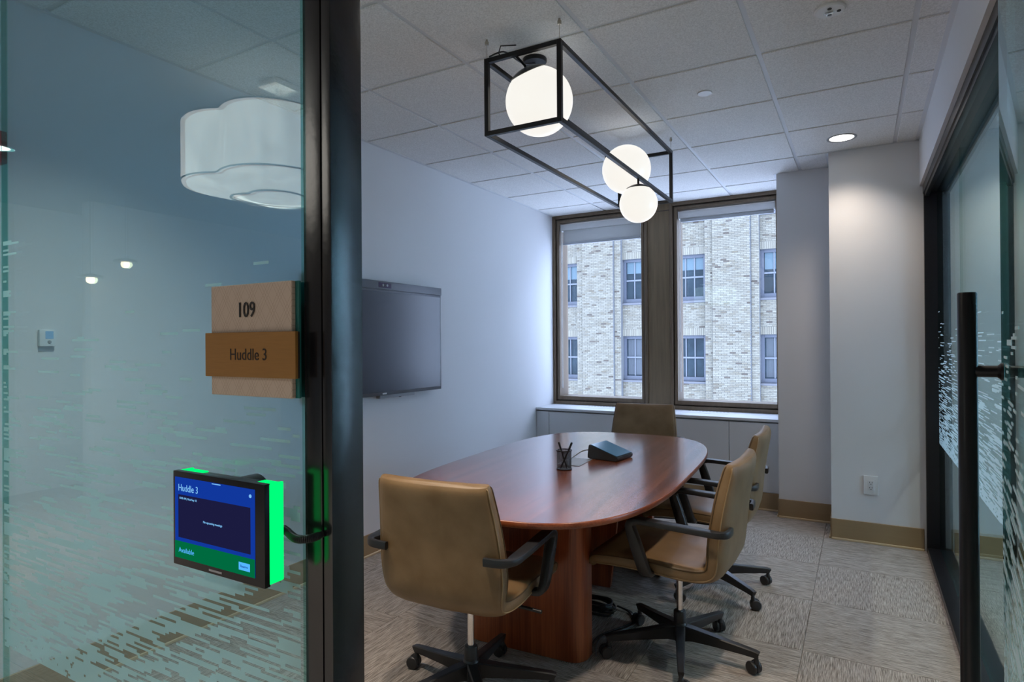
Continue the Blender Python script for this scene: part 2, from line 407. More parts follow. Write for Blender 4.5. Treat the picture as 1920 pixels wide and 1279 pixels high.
def struct(name, bld, mat, label=None, smooth=None):
    o = bld.obj(name, mat, None, smooth); o['kind'] = 'structure'
    if label: o['label'] = label
    return o

def wbox(name, x0, x1, y0, y1, z0, z1, mat, parent=None, bev=0.0):
    b = B()
    b.bbox(x0, x1, y0, y1, z0, z1, bev) if bev else b.box(x0, x1, y0, y1, z0, z1)
    return b.obj(name, mat, parent, 40 if bev else None, world=parent is not None)

def text(name, body, size, mat, parent, loc, rot, ext=0.0004, align='LEFT', sx=1.0):
    cu = bpy.data.curves.new(name, 'FONT'); cu.body = body; cu.size = size; cu.extrude = ext; cu.align_x = align; cu.align_y = 'BOTTOM_BASELINE'
    cu.resolution_u = 3
    t = bpy.data.objects.new('tmp_text', cu); C.objects.link(t)
    me = bpy.data.meshes.new_from_object(t.evaluated_get(bpy.context.evaluated_depsgraph_get()))
    bpy.data.objects.remove(t, do_unlink=True); bpy.data.curves.remove(cu)
    me.name = name; me.materials.clear()
    o = link(name, me, mat, parent, loc, None, rot); o.scale = (sx, 1, 1)
    return o

def arc(cx, cy, r, a0, a1, n):
    return [(cx + r * math.cos(R(a0 + (a1 - a0) * i / n)), cy + r * math.sin(R(a0 + (a1 - a0) * i / n))) for i in range(n + 1)]

def rrect(w, h, r, n=3):
    p = []
    for sx, sy, a in ((1, 1, 0), (-1, 1, 90), (-1, -1, 180), (1, -1, 270)):
        p += arc(sx * (w / 2 - r), sy * (h / 2 - r), r, a, a + 90, n)
    return p

def spot(name, loc, power, parent, size=1.75, blend=0.7, col=WARM, rad=0.06):
    l = bpy.data.lights.new(name, 'SPOT'); l.energy = power; l.color = col; l.spot_size = size; l.spot_blend = blend; l.shadow_soft_size = rad
    o = bpy.data.objects.new(name, l); C.objects.link(o); o.location = loc; o.parent = parent
    return o

# ================================================================== STRUCTURE
XL, XR, YB, YF = -2.82, 0.345, 5.86, 0.64
floor = struct('floor', B().box(-7, 3.2, -5, 6.0, -0.12, -0.007), M['slab'], 'carpeted floor laid with striped quarter-turned carpet squares')
ceil_o = struct('ceiling', B().box(-7, 3.2, -5, 6.0, CEIL + 0.03, CEIL + 0.14), M['tee'], 'suspended ceiling of square speckled tiles in a white grid')
wall_left = struct('wall_left', B().box(XL - 0.15, XL, 0.60, 6.1, 0, CEIL + 0.03), M['wall'])
struct('wall_pier', B().box(-0.575, -0.19, 5.28, 6.1, 0, CEIL + 0.03), M['wall'])
struct('wall_column', B().box(-0.19, 0.50, 4.88, 6.0, 0, CEIL + 0.03), M['wall'])
struct('wall_back', B().box(XL, -0.575, 5.50, 6.0, 0, 0.728), M['wall'])
struct('wall_right', B().box(XR, 0.50, YF, 4.88, 2.415, CEIL + 0.03), M['wall'], 'white soffit above the glazed side wall')
struct('wall_side', B().box(0.50, 3.2, 4.95, 6.0, 0, CEIL + 0.03), M['hall'])
struct('wall_hall', B().box(3.05, 3.2, -5, 3.3, 0, CEIL + 0.03).box(3.05, 3.2, 3.3, 4.95, 0, 0.35).box(3.05, 3.2, 3.3, 4.95, 2.6, CEIL + 0.03).box(3.05, 3.2, 4.8, 4.95, 0.35, 2.6), M['hall'])
struct('wall_front', B().box(-7, XL - 0.15, 0.60, 0.75, 0, CEIL + 0.03), M['hall'])
struct('wall_rear', B().box(-7, 3.05, -5.0, -4.85, 0, CEIL + 0.03), M['hall'])
struct('wall_far', B().box(-6.3, -6.15, -4.85, -1.73, 0, CEIL + 0.03), M['hall'])
struct('wall_end', B().box(-7.0, -6.9, -4.85, 0.60, 0, CEIL + 0.03), M['hall'])
struct('wall_low', B().box(-6.15, -3.9, -4.0, -3.85, 0, 1.15), M['hallblue'])

# carpet squares, quarter-turned
TP = 0.61
ctile = B().bbox(-TP / 2 + 0.0008, TP / 2 - 0.0008, -TP / 2 + 0.0008, TP / 2 - 0.0008, -0.007, 0.0, 0.002, 1).mesh('carpet_square')
cx0, cy0 = -0.24 + TP / 2, 3.05 + TP / 2
rng = random.Random(4)
for i in range(-11, 6):
    for j in range(-9, 5):
        x, y = cx0 + i * TP, cy0 + j * TP
        if y > 5.75 or (x < -3.2 and y > 0.4) or y < -2.2: continue
        rz = (math.pi / 2 if (i + j) % 2 else 0) + rng.choice((0, math.pi))
        link('carpet_square', ctile, M['carpet'], floor, Vector((x, y, 0)) - floor.location, None, (0, 0, rz))

# ceiling tiles in a tee grid
GX, GY, GP = -0.402, 3.038, 0.6096
def lines(a0, p, lo, hi):
    k = math.ceil((lo - a0) / p + 1e-6); out = [lo]
    while a0 + k * p < hi - 1e-6: out.append(a0 + k * p); k += 1
    return out + [hi]
gxs, gys = lines(GX, GP, XL, XR), lines(GY, GP, YF, YB + 0.1)
tiles = {}
for a, b_ in zip(gxs[:-1], gxs[1:]):
    for c_, d_ in zip(gys[:-1], gys[1:]):
        if b_ - a < 0.04 or d_ - c_ < 0.04: continue
        key = (round(b_ - a, 3), round(d_ - c_, 3))
        if key not in tiles:
            w, h = b_ - a, d_ - c_
            t = B()
            t.bbox(-w / 2 + 0.011, w / 2 - 0.011, -h / 2 + 0.011, h / 2 - 0.011, CEIL - 0.006, CEIL + 0.016, 0.002, 1)
            tiles[key] = t.mesh('ceiling_tile')
        o = link('ceiling_tile', tiles[key], M['tile'], ceil_o, Vector(((a + b_) / 2, (c_ + d_) / 2, 0)) - ceil_o.location)
for x in gxs[1:-1]:
    wbox('tee_bar', x - 0.012, x + 0.012, YF, YB, CEIL, CEIL + 0.03, M['tee'], ceil_o)
for y in gys[1:-1]:
    wbox('tee_bar', XL, XR, y - 0.012, y + 0.012, CEIL + 0.0005, CEIL + 0.03, M['tee'], ceil_o)
for (x0, x1, y0, y1) in ((XL, XL + 0.022, YF, YB), (XR - 0.022, XR, YF, 4.88), (-0.19, XR, 4.858, 4.88), (-0.575, -0.19, 5.258, 5.28), (-0.212, -0.19, 4.88, 5.28), (-0.597, -0.575, 5.28, YB)):
    wbox('wall_angle', x0, x1, y0, y1, CEIL - 0.0075, CEIL + 0.004, M['tee'], ceil_o)
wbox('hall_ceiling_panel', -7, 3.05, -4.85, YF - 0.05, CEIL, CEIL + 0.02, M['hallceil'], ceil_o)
wbox('hall_ceiling_panel', 0.50, 3.05, YF - 0.05, 4.95, CEIL, CEIL + 0.02, M['tee'], ceil_o)

# baseboards: tan band and paler lip at the carpet
def baseboard(name, x0, x1, y0, y1, nx, ny):
    """face plane between the two corner points, pushed out along (nx, ny)"""
    t, lip, H = 0.008, 0.016, 0.145
    def bx(d, z0, z1):
        return B().bbox(min(x0, x1) + min(0, nx * d), max(x0, x1) + max(0, nx * d), min(y0, y1) + min(0, ny * d), max(y0, y1) + max(0, ny * d), z0, z1, 0.002, 1)
    o = bx(t, 0.0, H).obj(name, M['base']); o['kind'] = 'structure'
    bx(lip, 0.0, 0.014).obj('base_lip', M['basetoe'], o, None, world=True)
    return o
baseboard('baseboard_left', XL, XL, YF, 5.44, 1, 0)
baseboard('baseboard_back', XL, -0.575, 5.44, 5.44, 0, -1)
baseboard('baseboard_pier', -0.575, -0.19, 5.28, 5.28, 0, -1)
baseboard('baseboard_column', -0.19, 0.355, 4.88, 4.88, 0, -1)
baseboard('baseboard_return', -0.575, -0.575, 5.28, 5.44, -1, 0)
baseboard('baseboard_side', -0.19, -0.19, 4.88, 5.28, -1, 0)
baseboard('baseboard_hall', 0.50, 3.05, 4.95, 4.95, 0, -1)

# window ledge with panelled front
led = B().bbox(XL, -0.575, 5.435, YB + 0.02, 0.728, 0.752, 0.004).obj('trim_1', M['trimwhite'], None, 40); tag(led, 'white laminate window ledge over panelled convector front', None, None, 'structure')
edges = [XL + 0.003, XL + 0.14, -1.86, -0.98, -0.578]
for a, b_ in zip(edges[:-1], edges[1:]):
    B().bbox(a + 0.002, b_ - 0.002, 5.445, 5.50, 0.145, 0.716, 0.0015, 1).obj('front_panel', M['trimwhite'], led, None, world=True)
for a, b_ in ((-2.42, -2.02), (-1.42, -1.02)):
    B().bbox(a, b_, 5.62, 5.76, 0.7521, 0.7535, 0.0006, 1).obj('grille_cover', M['trimwhite'], led, None, world=True)
    for q in range(12):
        x = a + 0.03 + q * (b_ - a - 0.06) / 11
        wbox('grille_slot', x - 0.010, x + 0.010, 5.78, 5.785, 0.7521, 0.7530, M['slot'], led)

# ------------------------------------------------------------------ windows
def ring(b, x0, x1, z0, z1, y0, y1, w, bev=0.003, mi=0, wb=None, wt=None):
    wb = wb or w; wt = wt or w
    b.bbox(x0, x0 + w, y0, y1, z0, z1, bev, 1, mi); b.bbox(x1 - w, x1, y0, y1, z0, z1, bev, 1, mi)
    b.bbox(x0 + w, x1 - w, y0, y1, z0, z0 + wb, bev, 1, mi); b.bbox(x0 + w, x1 - w, y0, y1, z1 - wt, z1, bev, 1, mi)

def window(name, x0, x1, label):
    z0, z1 = 0.752, CEIL - 0.003
    w = struct(name, B().box(x0, x1, YB + 0.02, YB + 0.22, z0, z0 + 0.02), M['bronzedark'], label)
    b = B(); ring(b, x0, x1, z0, z1, YB - 0.02, YB + 0.22, 0.030, wb=0.034, wt=0.034); b.obj('outer_frame', M['bronze'], w, None, world=True)
    b = B(); ring(b, x0 + 0.030, x1 - 0.030, z0 + 0.034, z1 - 0.034, YB + 0.012, YB + 0.22, 0.012, wb=0.012, wt=0.014); b.obj('gasket', M['bronzedark'], w, None, world=True)
    b = B(); ring(b, x0 + 0.040, x1 - 0.040, z0 + 0.044, z1 - 0.046, YB + 0.0, YB + 0.22, 0.028, wb=0.040, wt=0.030); b.obj('sash', M['bronze'], w, None, world=True)
    wbox('pane', x0 + 0.064, x1 - 0.064, YB + 0.175, YB + 0.187, z0 + 0.08, z1 - 0.072, M['glass_clear'], w)
    return w
window('window_1', XL, -1.80, 'narrow window beside the screen wall in a bronze frame')
window('window_2', -1.585, -0.578, 'wide window beside the pier in a bronze frame')
t = struct('trim_2', B().bbox(-1.80, -1.585, YB - 0.005, YB + 0.22, 0.752, CEIL - 0.003, 0.003), M['panel'], 'weathered bronze mullion panel between the windows')
wbox('mullion_joint', -1.8, -1.585, YB - 0.008, YB - 0.004, CEIL - 0.075, CEIL - 0.069, M['bronzedark'], t)

w3 = struct('window_3', B().box(3.10, 3.16, 3.3, 4.8, 0.35, 0.40).box(3.10, 3.16, 3.3, 4.8, 2.55, 2.6).box(3.10, 3.16, 3.3, 3.36, 0.4, 2.55).box(3.10, 3.16, 4.74, 4.8, 0.4, 2.55), M['bronze'], 'hall window beyond the glazed side wall')
wbox('pane', 3.125, 3.137, 3.36, 4.74, 0.40, 2.55, M['glass_clear'], w3)

def shade(x0, x1, ztop, drop, label):
    Y = YB + 0.06
    t = thing('roller_shade', label, 'window shade', ((x0 + x1) / 2, Y, ztop - 0.1), 0, 'roller shades')
    B().bbox(x0, x1, Y - 0.03, Y + 0.04, ztop - 0.062, ztop, 0.008, 2).obj('cassette', M['white'], t, 40, True)
    B().bbox(x0 + 0.012, x1 - 0.012, Y + 0.000, Y + 0.0025, ztop - 0.05 - drop, ztop - 0.05, 0.0005, 1).obj('fabric', M['fabric'], t, None, True)
    B().bbox(x0 + 0.012, x1 - 0.012, Y - 0.010, Y + 0.010, ztop - 0.068 - drop, ztop - 0.042 - drop, 0.004, 2).obj('hem_bar', M['alu'], t, 40, True)
    for x in (x0 - 0.006, x1 - 0.002): B().bbox(x, x + 0.008, Y - 0.032, Y + 0.04, ztop - 0.07, ztop + 0.002, 0.002, 1).obj('end_bracket', M['white'], t, None, True)
    for dx in (0.0, 0.012):
        B().tube([(x0 + 0.006 + dx, Y - 0.035, ztop - 0.06), (x0 + 0.004 + dx, Y - 0.037, 1.6), (x0 + 0.004 + dx, Y - 0.037, 0.92)], 0.003, 6).obj('bead_chain', M['white'], t, 40, True)
    return t
shade(XL + 0.078, -1.878, 2.635, 0.145, 'grey roller shade lowered a hand further, in the narrow window')
shade(-1.507, -0.656, 2.635, 0.030, 'grey roller shade rolled nearly up, in the wide window beside the pier')

# ------------------------------------------------------------------ frosted dashes on glass
def dashes(length, z0, z1, seed, plane, dens=1.0, row=0.0046, lng=1.0):
    """plane(u, z) -> 3D; thin quads, crowded at the bottom and thinning upwards"""
    rg = random.Random(seed); b = B(); n = int((z1 - z0) / row)
    for k in range(n):
        t = k / n; z = z0 + k * row
        cov = 0.80 * (1 - t) ** 1.9 * dens if t > 0.04 else 0.92
        cov = max(cov, 0.012 if t < 0.96 else 0.0)
        u = -rg.random() * 0.2
        while u < length:
            L = rg.uniform(0.03, 0.13) * (1.35 if t < 0.5 else 0.8) * lng
            gap = L * (1 - cov) / max(cov, 0.01) * rg.uniform(0.45, 1.6)
            a, e = max(u, 0.004), min(u + L, length - 0.004)
            if e - a > 0.01:
                h = row * 1.0
                b.add([plane(a, z), plane(e, z), plane(e, z + h), plane(a, z + h)], [(0, 1, 2, 3)])
            u += L + gap
    return b

# ------------------------------------------------------------------ front glass partition (corridor side of the camera's left)
PX0, PX1, PY0, PY1 = -0.7155, -0.6612, 0.638, 0.703
gp = thing('glass_partition', 'tinted glass front wall with frosted dash film, left of the black door post', 'partition', (-1.7, 0.64, 0))
wl = lambda b, n, m, sm=None: b.obj(n, m, gp, sm, True)
wl(B().box(-1.674, PX0 - 0.0005, YF - 0.006, YF + 0.006, 0.04, CEIL - 0.035, 0, 1), 'pane', [M['glass_tint'], M['pane_edge']])
wl(B().box(XL + 0.01, -1.678, YF - 0.006, YF + 0.006, 0.04, CEIL - 0.035, 0, 1), 'pane', [M['glass_tint'], M['pane_edge']])
wl(B().bbox(PX0, -0.6803, PY0, PY1, 0.0, CEIL - 0.002, 0.002), 'post', M['post'], 40)
wl(B().bbox(-0.6788, PX1, PY0 + 0.001, PY1, 0.0, CEIL - 0.002, 0.002), 'post_stop', M['post'], 40)
wl(B().bbox(XL, PX0, 0.62, 0.66, 0.0, 0.045, 0.002), 'bottom_rail', M['black'], 40)
wl(B().bbox(XL, XR, 0.638, 0.703, CEIL - 0.06, CEIL - 0.001, 0.002), 'head_rail', M['black'], 40)
f = dashes(0.955, 0.725, 1.66, 11, lambda u, z: (-1.672 + u, YF - 0.0066, z)); o = wl(f, 'frosted_film', M['film']); o['kind'] = 'stuff'
f = dashes(1.12, 0.725, 1.66, 12, lambda u, z: (XL + 0.012 + u, YF - 0.0066, z)); o = wl(f, 'frosted_film', M['film']); o['kind'] = 'stuff'

# ------------------------------------------------------------------ glazed side wall
gs = thing('glass_partition', 'black framed glazed side wall right of the beige column', 'partition', (0.44, 2.8, 0))
ws = lambda b, n, m, sm=None: b.obj(n, m, gs, sm, True)
ws(B().bbox(0.368, 0.50, YF + 0.05, 4.878, 0.0, 0.035, 0.002), 'sill_track', M['black'], 40)
ws(B().bbox(0.366, 0.466, 4.835, 4.878, 0.0, 2.415, 0.002), 'jamb', M['black'], 40)
ws(B().bbox(0.362, 0.50, YF + 0.05, 4.878, 2.36, 2.4145, 0.002), 'head_track', M['black'], 40)
ws(B().bbox(0.37, 0.395, YF + 0.05, 4.835, 2.335, 2.36, 0.002), 'head_bead', M['black'], 40)
for a, b_ in ((3.80, 4.835), (2.74, 3.796), (1.68, 2.736), (0.70, 1.676)):
    ws(B().box(0.436, 0.448, a, b_, 0.036, 2.36, 0, 1), 'pane', [M['glass_side'], M['pane_edge']])
f = dashes(4.1, 0.725, 1.66, 21, lambda u, z: (0.4355, YF + 0.08 + u, z), 1.0, 0.0046, 2.0); o = ws(f, 'frosted_film', M['filmside']); o['kind'] = 'stuff'

# ------------------------------------------------------------------ open glass door
door = thing('door_1', 'open glass door with tall black pull handle', None, (0.146, 0.65, 0), R(-6.2), None, 'structure')
DW = 0.786
B().box(-0.006, 0.006, 0.03, DW, 0.012, 2.38, 0, 1).obj('pane', [M['glass_side'], M['pane_edge']], door)
B().bbox(-0.02, 0.02, 0.0, 0.10, 0.008, 0.10, 0.003).obj('pivot_shoe', M['black'], door, 40)
B().bbox(-0.02, 0.02, 0.0, 0.10, 2.30, 2.39, 0.003).obj('pivot_shoe', M['black'], door, 40)
f = dashes(DW - 0.04, 0.725, 1.66, 31, lambda u, z: (-0.0066, 0.035 + u, z), 0.9); f.obj('frosted_film', M['filmside'], door)['kind'] = 'stuff'
hy = 0.716
for sx in (-1, 1):
    x = sx * 0.057
    b = B().lathe([(0.0001, 0.30), (0.0135, 0.30), (0.015, 0.302), (0.015, 1.475), (0.0135, 1.4775), (0.0001, 1.4775)], x, hy, 24)
    h = b.obj('pull_handle', M['black'], door, 35)
    for zc in (1.336, 0.46):
        Mx = Matrix.Translation((0, hy, zc)) @ Matrix.Rotation(sx * math.pi / 2, 4, 'Y')
        bb = B().lathe([(0.0155, 0.0065), (0.0155, 0.010), (0.0125, 0.0125), (0.0105, 0.015), (0.0105, 0.050)], 0, 0, 16, 0, Mx)
        bb.obj('standoff', M['black'], h, 35)
wbx = struct('trim_3', B().bbox(0.155, 0.215, 0.60, 0.68, 0, CEIL - 0.06, 0.002), M['black'], 'black hinge post of the open glass door')

# ================================================================== TABLE
tb = thing('conference_table', 'boat shaped cherry wood conference table on curved panel legs', 'table', (-1.36, 3.09, 0), 0.05)
def sup(a, b, n, k=120):
    out = []
    for i in range(k):
        t = 2 * math.pi * i / k; c, s_ = math.cos(t), math.sin(t)
        out.append((a * math.copysign(abs(c) ** (2 / n), c), b * math.copysign(abs(s_) ** (2 / n), s_)))
    return out
A_, B_, N_ = 0.622, 1.155, 3.3
bt = B(); rings = [(0.0, 0.7395), (0.002, 0.7400)]
out = sup(A_ - 0.004, B_ - 0.004, N_)
bt.prism(out, 0.728, 0.74); bt.obj('tabletop', M['top'], tb)
bt = B(); prof = [(0.0035, 0.7399), (0.0012, 0.7385), (0.0, 0.736), (0.0, 0.722), (0.004, 0.716), (0.022, 0.711), (0.022, 0.7275)]
vs = []; fs = []; k = 120
for ins, z in prof:
    for (x, y) in sup(A_ - ins, B_ - ins, N_): vs.append((x, y, z))
for i in range(len(prof) - 1):
    for q in range(k): fs.append((i * k + q, i * k + (q + 1) % k, (i + 1) * k + (q + 1) % k, (i + 1) * k + q))
bt.add(vs, fs); bt.obj('edge_band', M['edge'], tb, 50)
B().prism(sup(A_ - 0.0225, B_ - 0.0225, N_), 0.7115, 0.7275).obj('underside', M['edge'], tb)
def curved_base(sign):
    """panel with rounded vertical ends, bowing outwards, open behind"""
    R_ = 0.07; hw = 0.29;  yo = sign * 0.66; d = 0.115
    outer = [(-hw, yo - sign * d)] + [(-hw, yo - sign * R_)] + [(x, yo - sign * R_ + sign * (R_ * math.sin(math.acos(max(-1, min(1, (x + hw - R_) / R_)))) if x < -hw + R_ else 0)) for x in ()]
    pts = []
    for i in range(9):
        a = R(180 - 90 * i / 8); pts.append((-hw + R_ + R_ * math.cos(a), yo - sign * R_ + sign * R_ * math.sin(a)))
    for i in range(9):
        a = R(90 - 90 * i / 8); pts.append((hw - R_ + R_ * math.cos(a), yo - sign * R_ + sign * R_ * math.sin(a)))
    pts = [(-hw, yo - sign * d)] + pts + [(hw, yo - sign * d)]
    t_ = 0.024; inn = []
    for i in range(9):
        a = R(180 - 90 * i / 8); r2 = R_ - t_; inn.append((-hw + R_ + r2 * math.cos(a), yo - sign * R_ + sign * r2 * math.sin(a)))
    for i in range(9):
        a = R(90 - 90 * i / 8); r2 = R_ - t_; inn.append((hw - R_ + r2 * math.cos(a), yo - sign * R_ + sign * r2 * math.sin(a)))
    inn = [(-hw + t_, yo - sign * d)] + inn + [(hw - t_, yo - sign * d)]
    b = B(); n = len(pts); vs = []
    for L_ in (pts, inn):
        for z in (0.004, 0.705): vs += [(x, y, z) for x, y in L_]
    fs = []
    for q in range(n - 1):
        fs += [(q, q + 1, n + q + 1, n + q), (2 * n + q, 3 * n + q, 3 * n + q + 1, 2 * n + q + 1), (n + q, n + q + 1, 3 * n + q + 1, 3 * n + q), (q, 2 * n + q, 2 * n + q + 1, q + 1)]
    for q in (0, n - 1): fs.append((q, n + q, 3 * n + q, 2 * n + q))
    b.add([(x - 0.010, y, z) for x, y, z in vs], fs); return b.obj('curved_leg', M['woodv'], tb, 40)
curved_base(-1); curved_base(1)
b = B(); b.add([(-0.20, 0.20, 0.004), (0.125, 0.20, 0.004), (0.205, 0.20, 0.705), (-0.20, 0.20, 0.705), (-0.20, 0.228, 0.004), (0.125, 0.228, 0.004), (0.205, 0.228, 0.705), (-0.20, 0.228, 0.705)],
              [(0, 1, 2, 3), (4, 7, 6, 5), (0, 4, 5, 1), (1, 5, 6, 2), (2, 6, 7, 3), (3, 7, 4, 0)]); b.obj('support_panel', M['woodv'], tb)
B().bbox(-0.215, -0.19, -0.54, 0.54, 0.12, 0.70, 0.002).obj('modesty_panel', M['woodv'], tb)
gpl = B().bbox(-0.065, 0.065, -0.105, 0.105, 0.7402, 0.7425, 0.001, 1)
o = gpl.obj('cable_hatch', M['grey'], tb); o.location = (-0.005, 0.0, 0); o['label'] = 'grey metal cable hatch'

# ================================================================== CHAIRS
PROF = [  # y, z, half width, half thickness, wrap
 (0.316, 0.408, 0.223, 0.0118, 0.0), (0.322, 0.425, 0.236, 0.0236, 0.0), (0.309, 0.441, 0.244, 0.0307, 0.0), (0.279, 0.450, 0.250, 0.0342, 0.0), (0.182, 0.456, 0.256, 0.0366, 0.002),
 (0.050, 0.452, 0.252, 0.0378, 0.004), (-0.050, 0.445, 0.255, 0.0378, 0.006), (-0.120, 0.441, 0.248, 0.0378, 0.008), (-0.165, 0.444, 0.241, 0.0378, 0.010), (-0.192, 0.456, 0.242, 0.0378, 0.012),
 (-0.210, 0.480, 0.247, 0.0378, 0.014), (-0.219, 0.515, 0.253, 0.0378, 0.016), (-0.224, 0.56, 0.258, 0.0378, 0.018), (-0.230, 0.62, 0.257, 0.0378, 0.018), (-0.238, 0.68, 0.253, 0.0366, 0.018),
 (-0.248, 0.74, 0.247, 0.0366, 0.018), (-0.260, 0.80, 0.240, 0.0354, 0.018), (-0.272, 0.85, 0.234, 0.0330, 0.018), (-0.280, 0.884, 0.230, 0.0283, 0.018), (-0.284, 0.900, 0.224, 0.0177, 0.018)]
NS = 28
def shell_section(p, t, nrm):
    """closed section: superellipse across the width, bowed forward at the edges"""
    y, z, hw, th, wr = p; out = []
    for q in range(NS):
        a = 2 * math.pi * q / NS; c, s_ = math.cos(a), math.sin(a)
        u = math.copysign(abs(c) ** 0.28, c); v = math.copysign(abs(s_) ** 0.5, s_)
        x = hw * u; off = th * v + wr * (abs(u) ** 2.5)
        out.append((x, y + nrm[0] * off, z + nrm[1] * off))
    return out
def cat(pts, k=3):
    """Catmull-Rom densify"""
    P = [np.array(p, float) for p in pts]; out = []
    for i in range(len(P) - 1):
        p0, p1, p2, p3 = P[max(i - 1, 0)], P[i], P[i + 1], P[min(i + 2, len(P) - 1)]
        for j in range(k):
            t = j / k
            out.append(0.5 * ((2 * p1) + (-p0 + p2) * t + (2 * p0 - 5 * p1 + 4 * p2 - p3) * t * t + (-p0 + 3 * p1 - 3 * p2 + p3) * t ** 3))
    out.append(P[-1]); return out
PD = cat(PROF, 3)
def normals(P):
    out = []
    for i in range(len(P)):
        a, b_ = P[max(i - 1, 0)], P[min(i + 1, len(P) - 1)]
        ty, tz = b_[0] - a[0], b_[1] - a[1]; l = math.hypot(ty, tz)
        out.append((-tz / l * -1, ty / l * -1))     # sitting side: up on the seat, forward on the back
    return out
NR = normals(PD)

def mkchair():
    t = thing('office_chair', '', 'chair')
    b = B(); vs = []; fs = []; n = len(PD)
    for p, nr in zip(PD, NR): vs += shell_section(p, 0, nr)
    for i in range(n - 1):
        for q in range(NS): fs.append((i * NS + q, i * NS + (q + 1) % NS, (i + 1) * NS + (q + 1) % NS, (i + 1) * NS + q))
    fs.append(tuple(reversed(range(NS)))); fs.append(tuple((n - 1) * NS + q for q in range(NS)))
    b.add(vs, fs); sh = b.obj('seat_shell', M['leather'], t, 60); sh['label'] = 'tan leather one-piece seat and back'
    # two seams run round the rim of the shell
    for off in (0.50, -0.50):
        path = []
        idx = list(range(2, n - 2))
        for sgn in (1, -1):
            seq = idx if sgn == 1 else idx[::-1]
            for i in seq:
                y, z, hw, th, wr = PD[i]; nr = NR[i]; o_ = th * off + wr * 0.92
                path.append((sgn * (hw * 0.992 + 0.0006), y + nr[0] * o_, z + nr[1] * o_))
            if sgn == 1:
                y, z, hw, th, wr = PD[-1]; nr = NR[-1]; o_ = 0.016 * off + wr * 0.6
                for k in range(-8, 9): path.append((-k / 9 * 0.205, y + nr[0] * (0.014 * off * 2 * 0.6 + wr * (abs(k) / 9) ** 2.5), z - 0.004))
        path = [path[i] for i in range(len(path))]
        B().tube(path, 0.0026, 6).obj('piping', M['stitchdark'] if off > 0 else M['stitch'], sh, 60)
    # arms: flat loop from behind the back forward and down to the seat
    for sg in (1, -1):
        pth = [(0.205, -0.268, 0.643), (0.25, -0.268, 0.644), (0.278, -0.262, 0.645), (0.293, -0.245, 0.646), (0.298, -0.215, 0.647), (0.30, -0.10, 0.652), (0.30, 0.04, 0.658),
               (0.30, 0.085, 0.658), (0.30, 0.107, 0.650), (0.30, 0.115, 0.630), (0.298, 0.100, 0.58), (0.294, 0.074, 0.50), (0.290, 0.062, 0.462), (0.281, 0.056, 0.442), (0.262, 0.052, 0.434), (0.20, 0.05, 0.432)]
        lat = [(0, 0, 1)] * 3 + [(0.3, 0, 1), (0.8, 0, 0.6)] + [(1, 0, 0)] * 7 + [(1, 0, 0.2), (0.9, 0, -0.5), (0.3, 0, -1), (0, 1, 0)]
        lat = [(0, 0, 1), (0, 0, 1), (0, 0, 1), (0, 0, 1), (0, 0, 1)] + [(0, 0, 1)] * 2 + [(0, 0.15, 1), (0, 0.7, 0.7), (0, 1, 0.2)] + [(0, 1, 0)] * 6
        # section: a = in-plane thickness (vertical on the run, forward on the post), b = sideways width
        wd = [0.030, 0.030, 0.030, 0.036, 0.044, 0.048, 0.048, 0.048, 0.048, 0.046, 0.042, 0.038, 0.034, 0.030, 0.024, 0.020]
        tk = [0.030, 0.030, 0.029, 0.027, 0.025, 0.024, 0.024, 0.026, 0.032, 0.040, 0.048, 0.050, 0.050, 0.048, 0.044, 0.040]
        wd[0:4] = [0.018, 0.018, 0.022, 0.030]
        full = cat([list(p) + [w_, k_] + list(l_) for p, w_, k_, l_ in zip(pth, wd, tk, lat)], 3)
        secs = [rrect(p[4], p[3], min(p[3], p[4]) * 0.28, 2) for p in full]
        pp = [(sg * p[0], p[1], p[2]) for p in full]
        ll = [tuple(p[5:8]) for p in full]
        B().sweep(pp, secs, ll).obj('armrest', M['blackmat'], t, 40)
    # under-seat mechanism, lever, column
    B().bbox(-0.10, 0.10, -0.09, 0.13, 0.372, 0.418, 0.01).obj('tilt_mechanism', M['blackmat'], t, 40)
    B().bbox(0.085, 0.125, 0.035, 0.085, 0.345, 0.40, 0.006).obj('height_bracket', M['blackmat'], t, 40)
    B().tube([(0.06, 0.0, 0.392), (0.18, 0.005, 0.388), (0.30, 0.012, 0.378)], 0.007, 10).obj('tilt_lever', M['blackmat'], t, 40)
    B().lathe([(0.0135, 0.16), (0.0135, 0.375)], 0, 0, 20).obj('gas_column', M['chrome'], t, 40)
    B().lathe([(0.024, 0.062), (0.030, 0.075), (0.034, 0.09), (0.034, 0.130), (0.031, 0.142), (0.027, 0.146), (0.027, 0.192), (0.024, 0.197), (0.015, 0.198)], 0, 0, 24).obj('base_hub', M['blackmat'], t, 40)
    return t

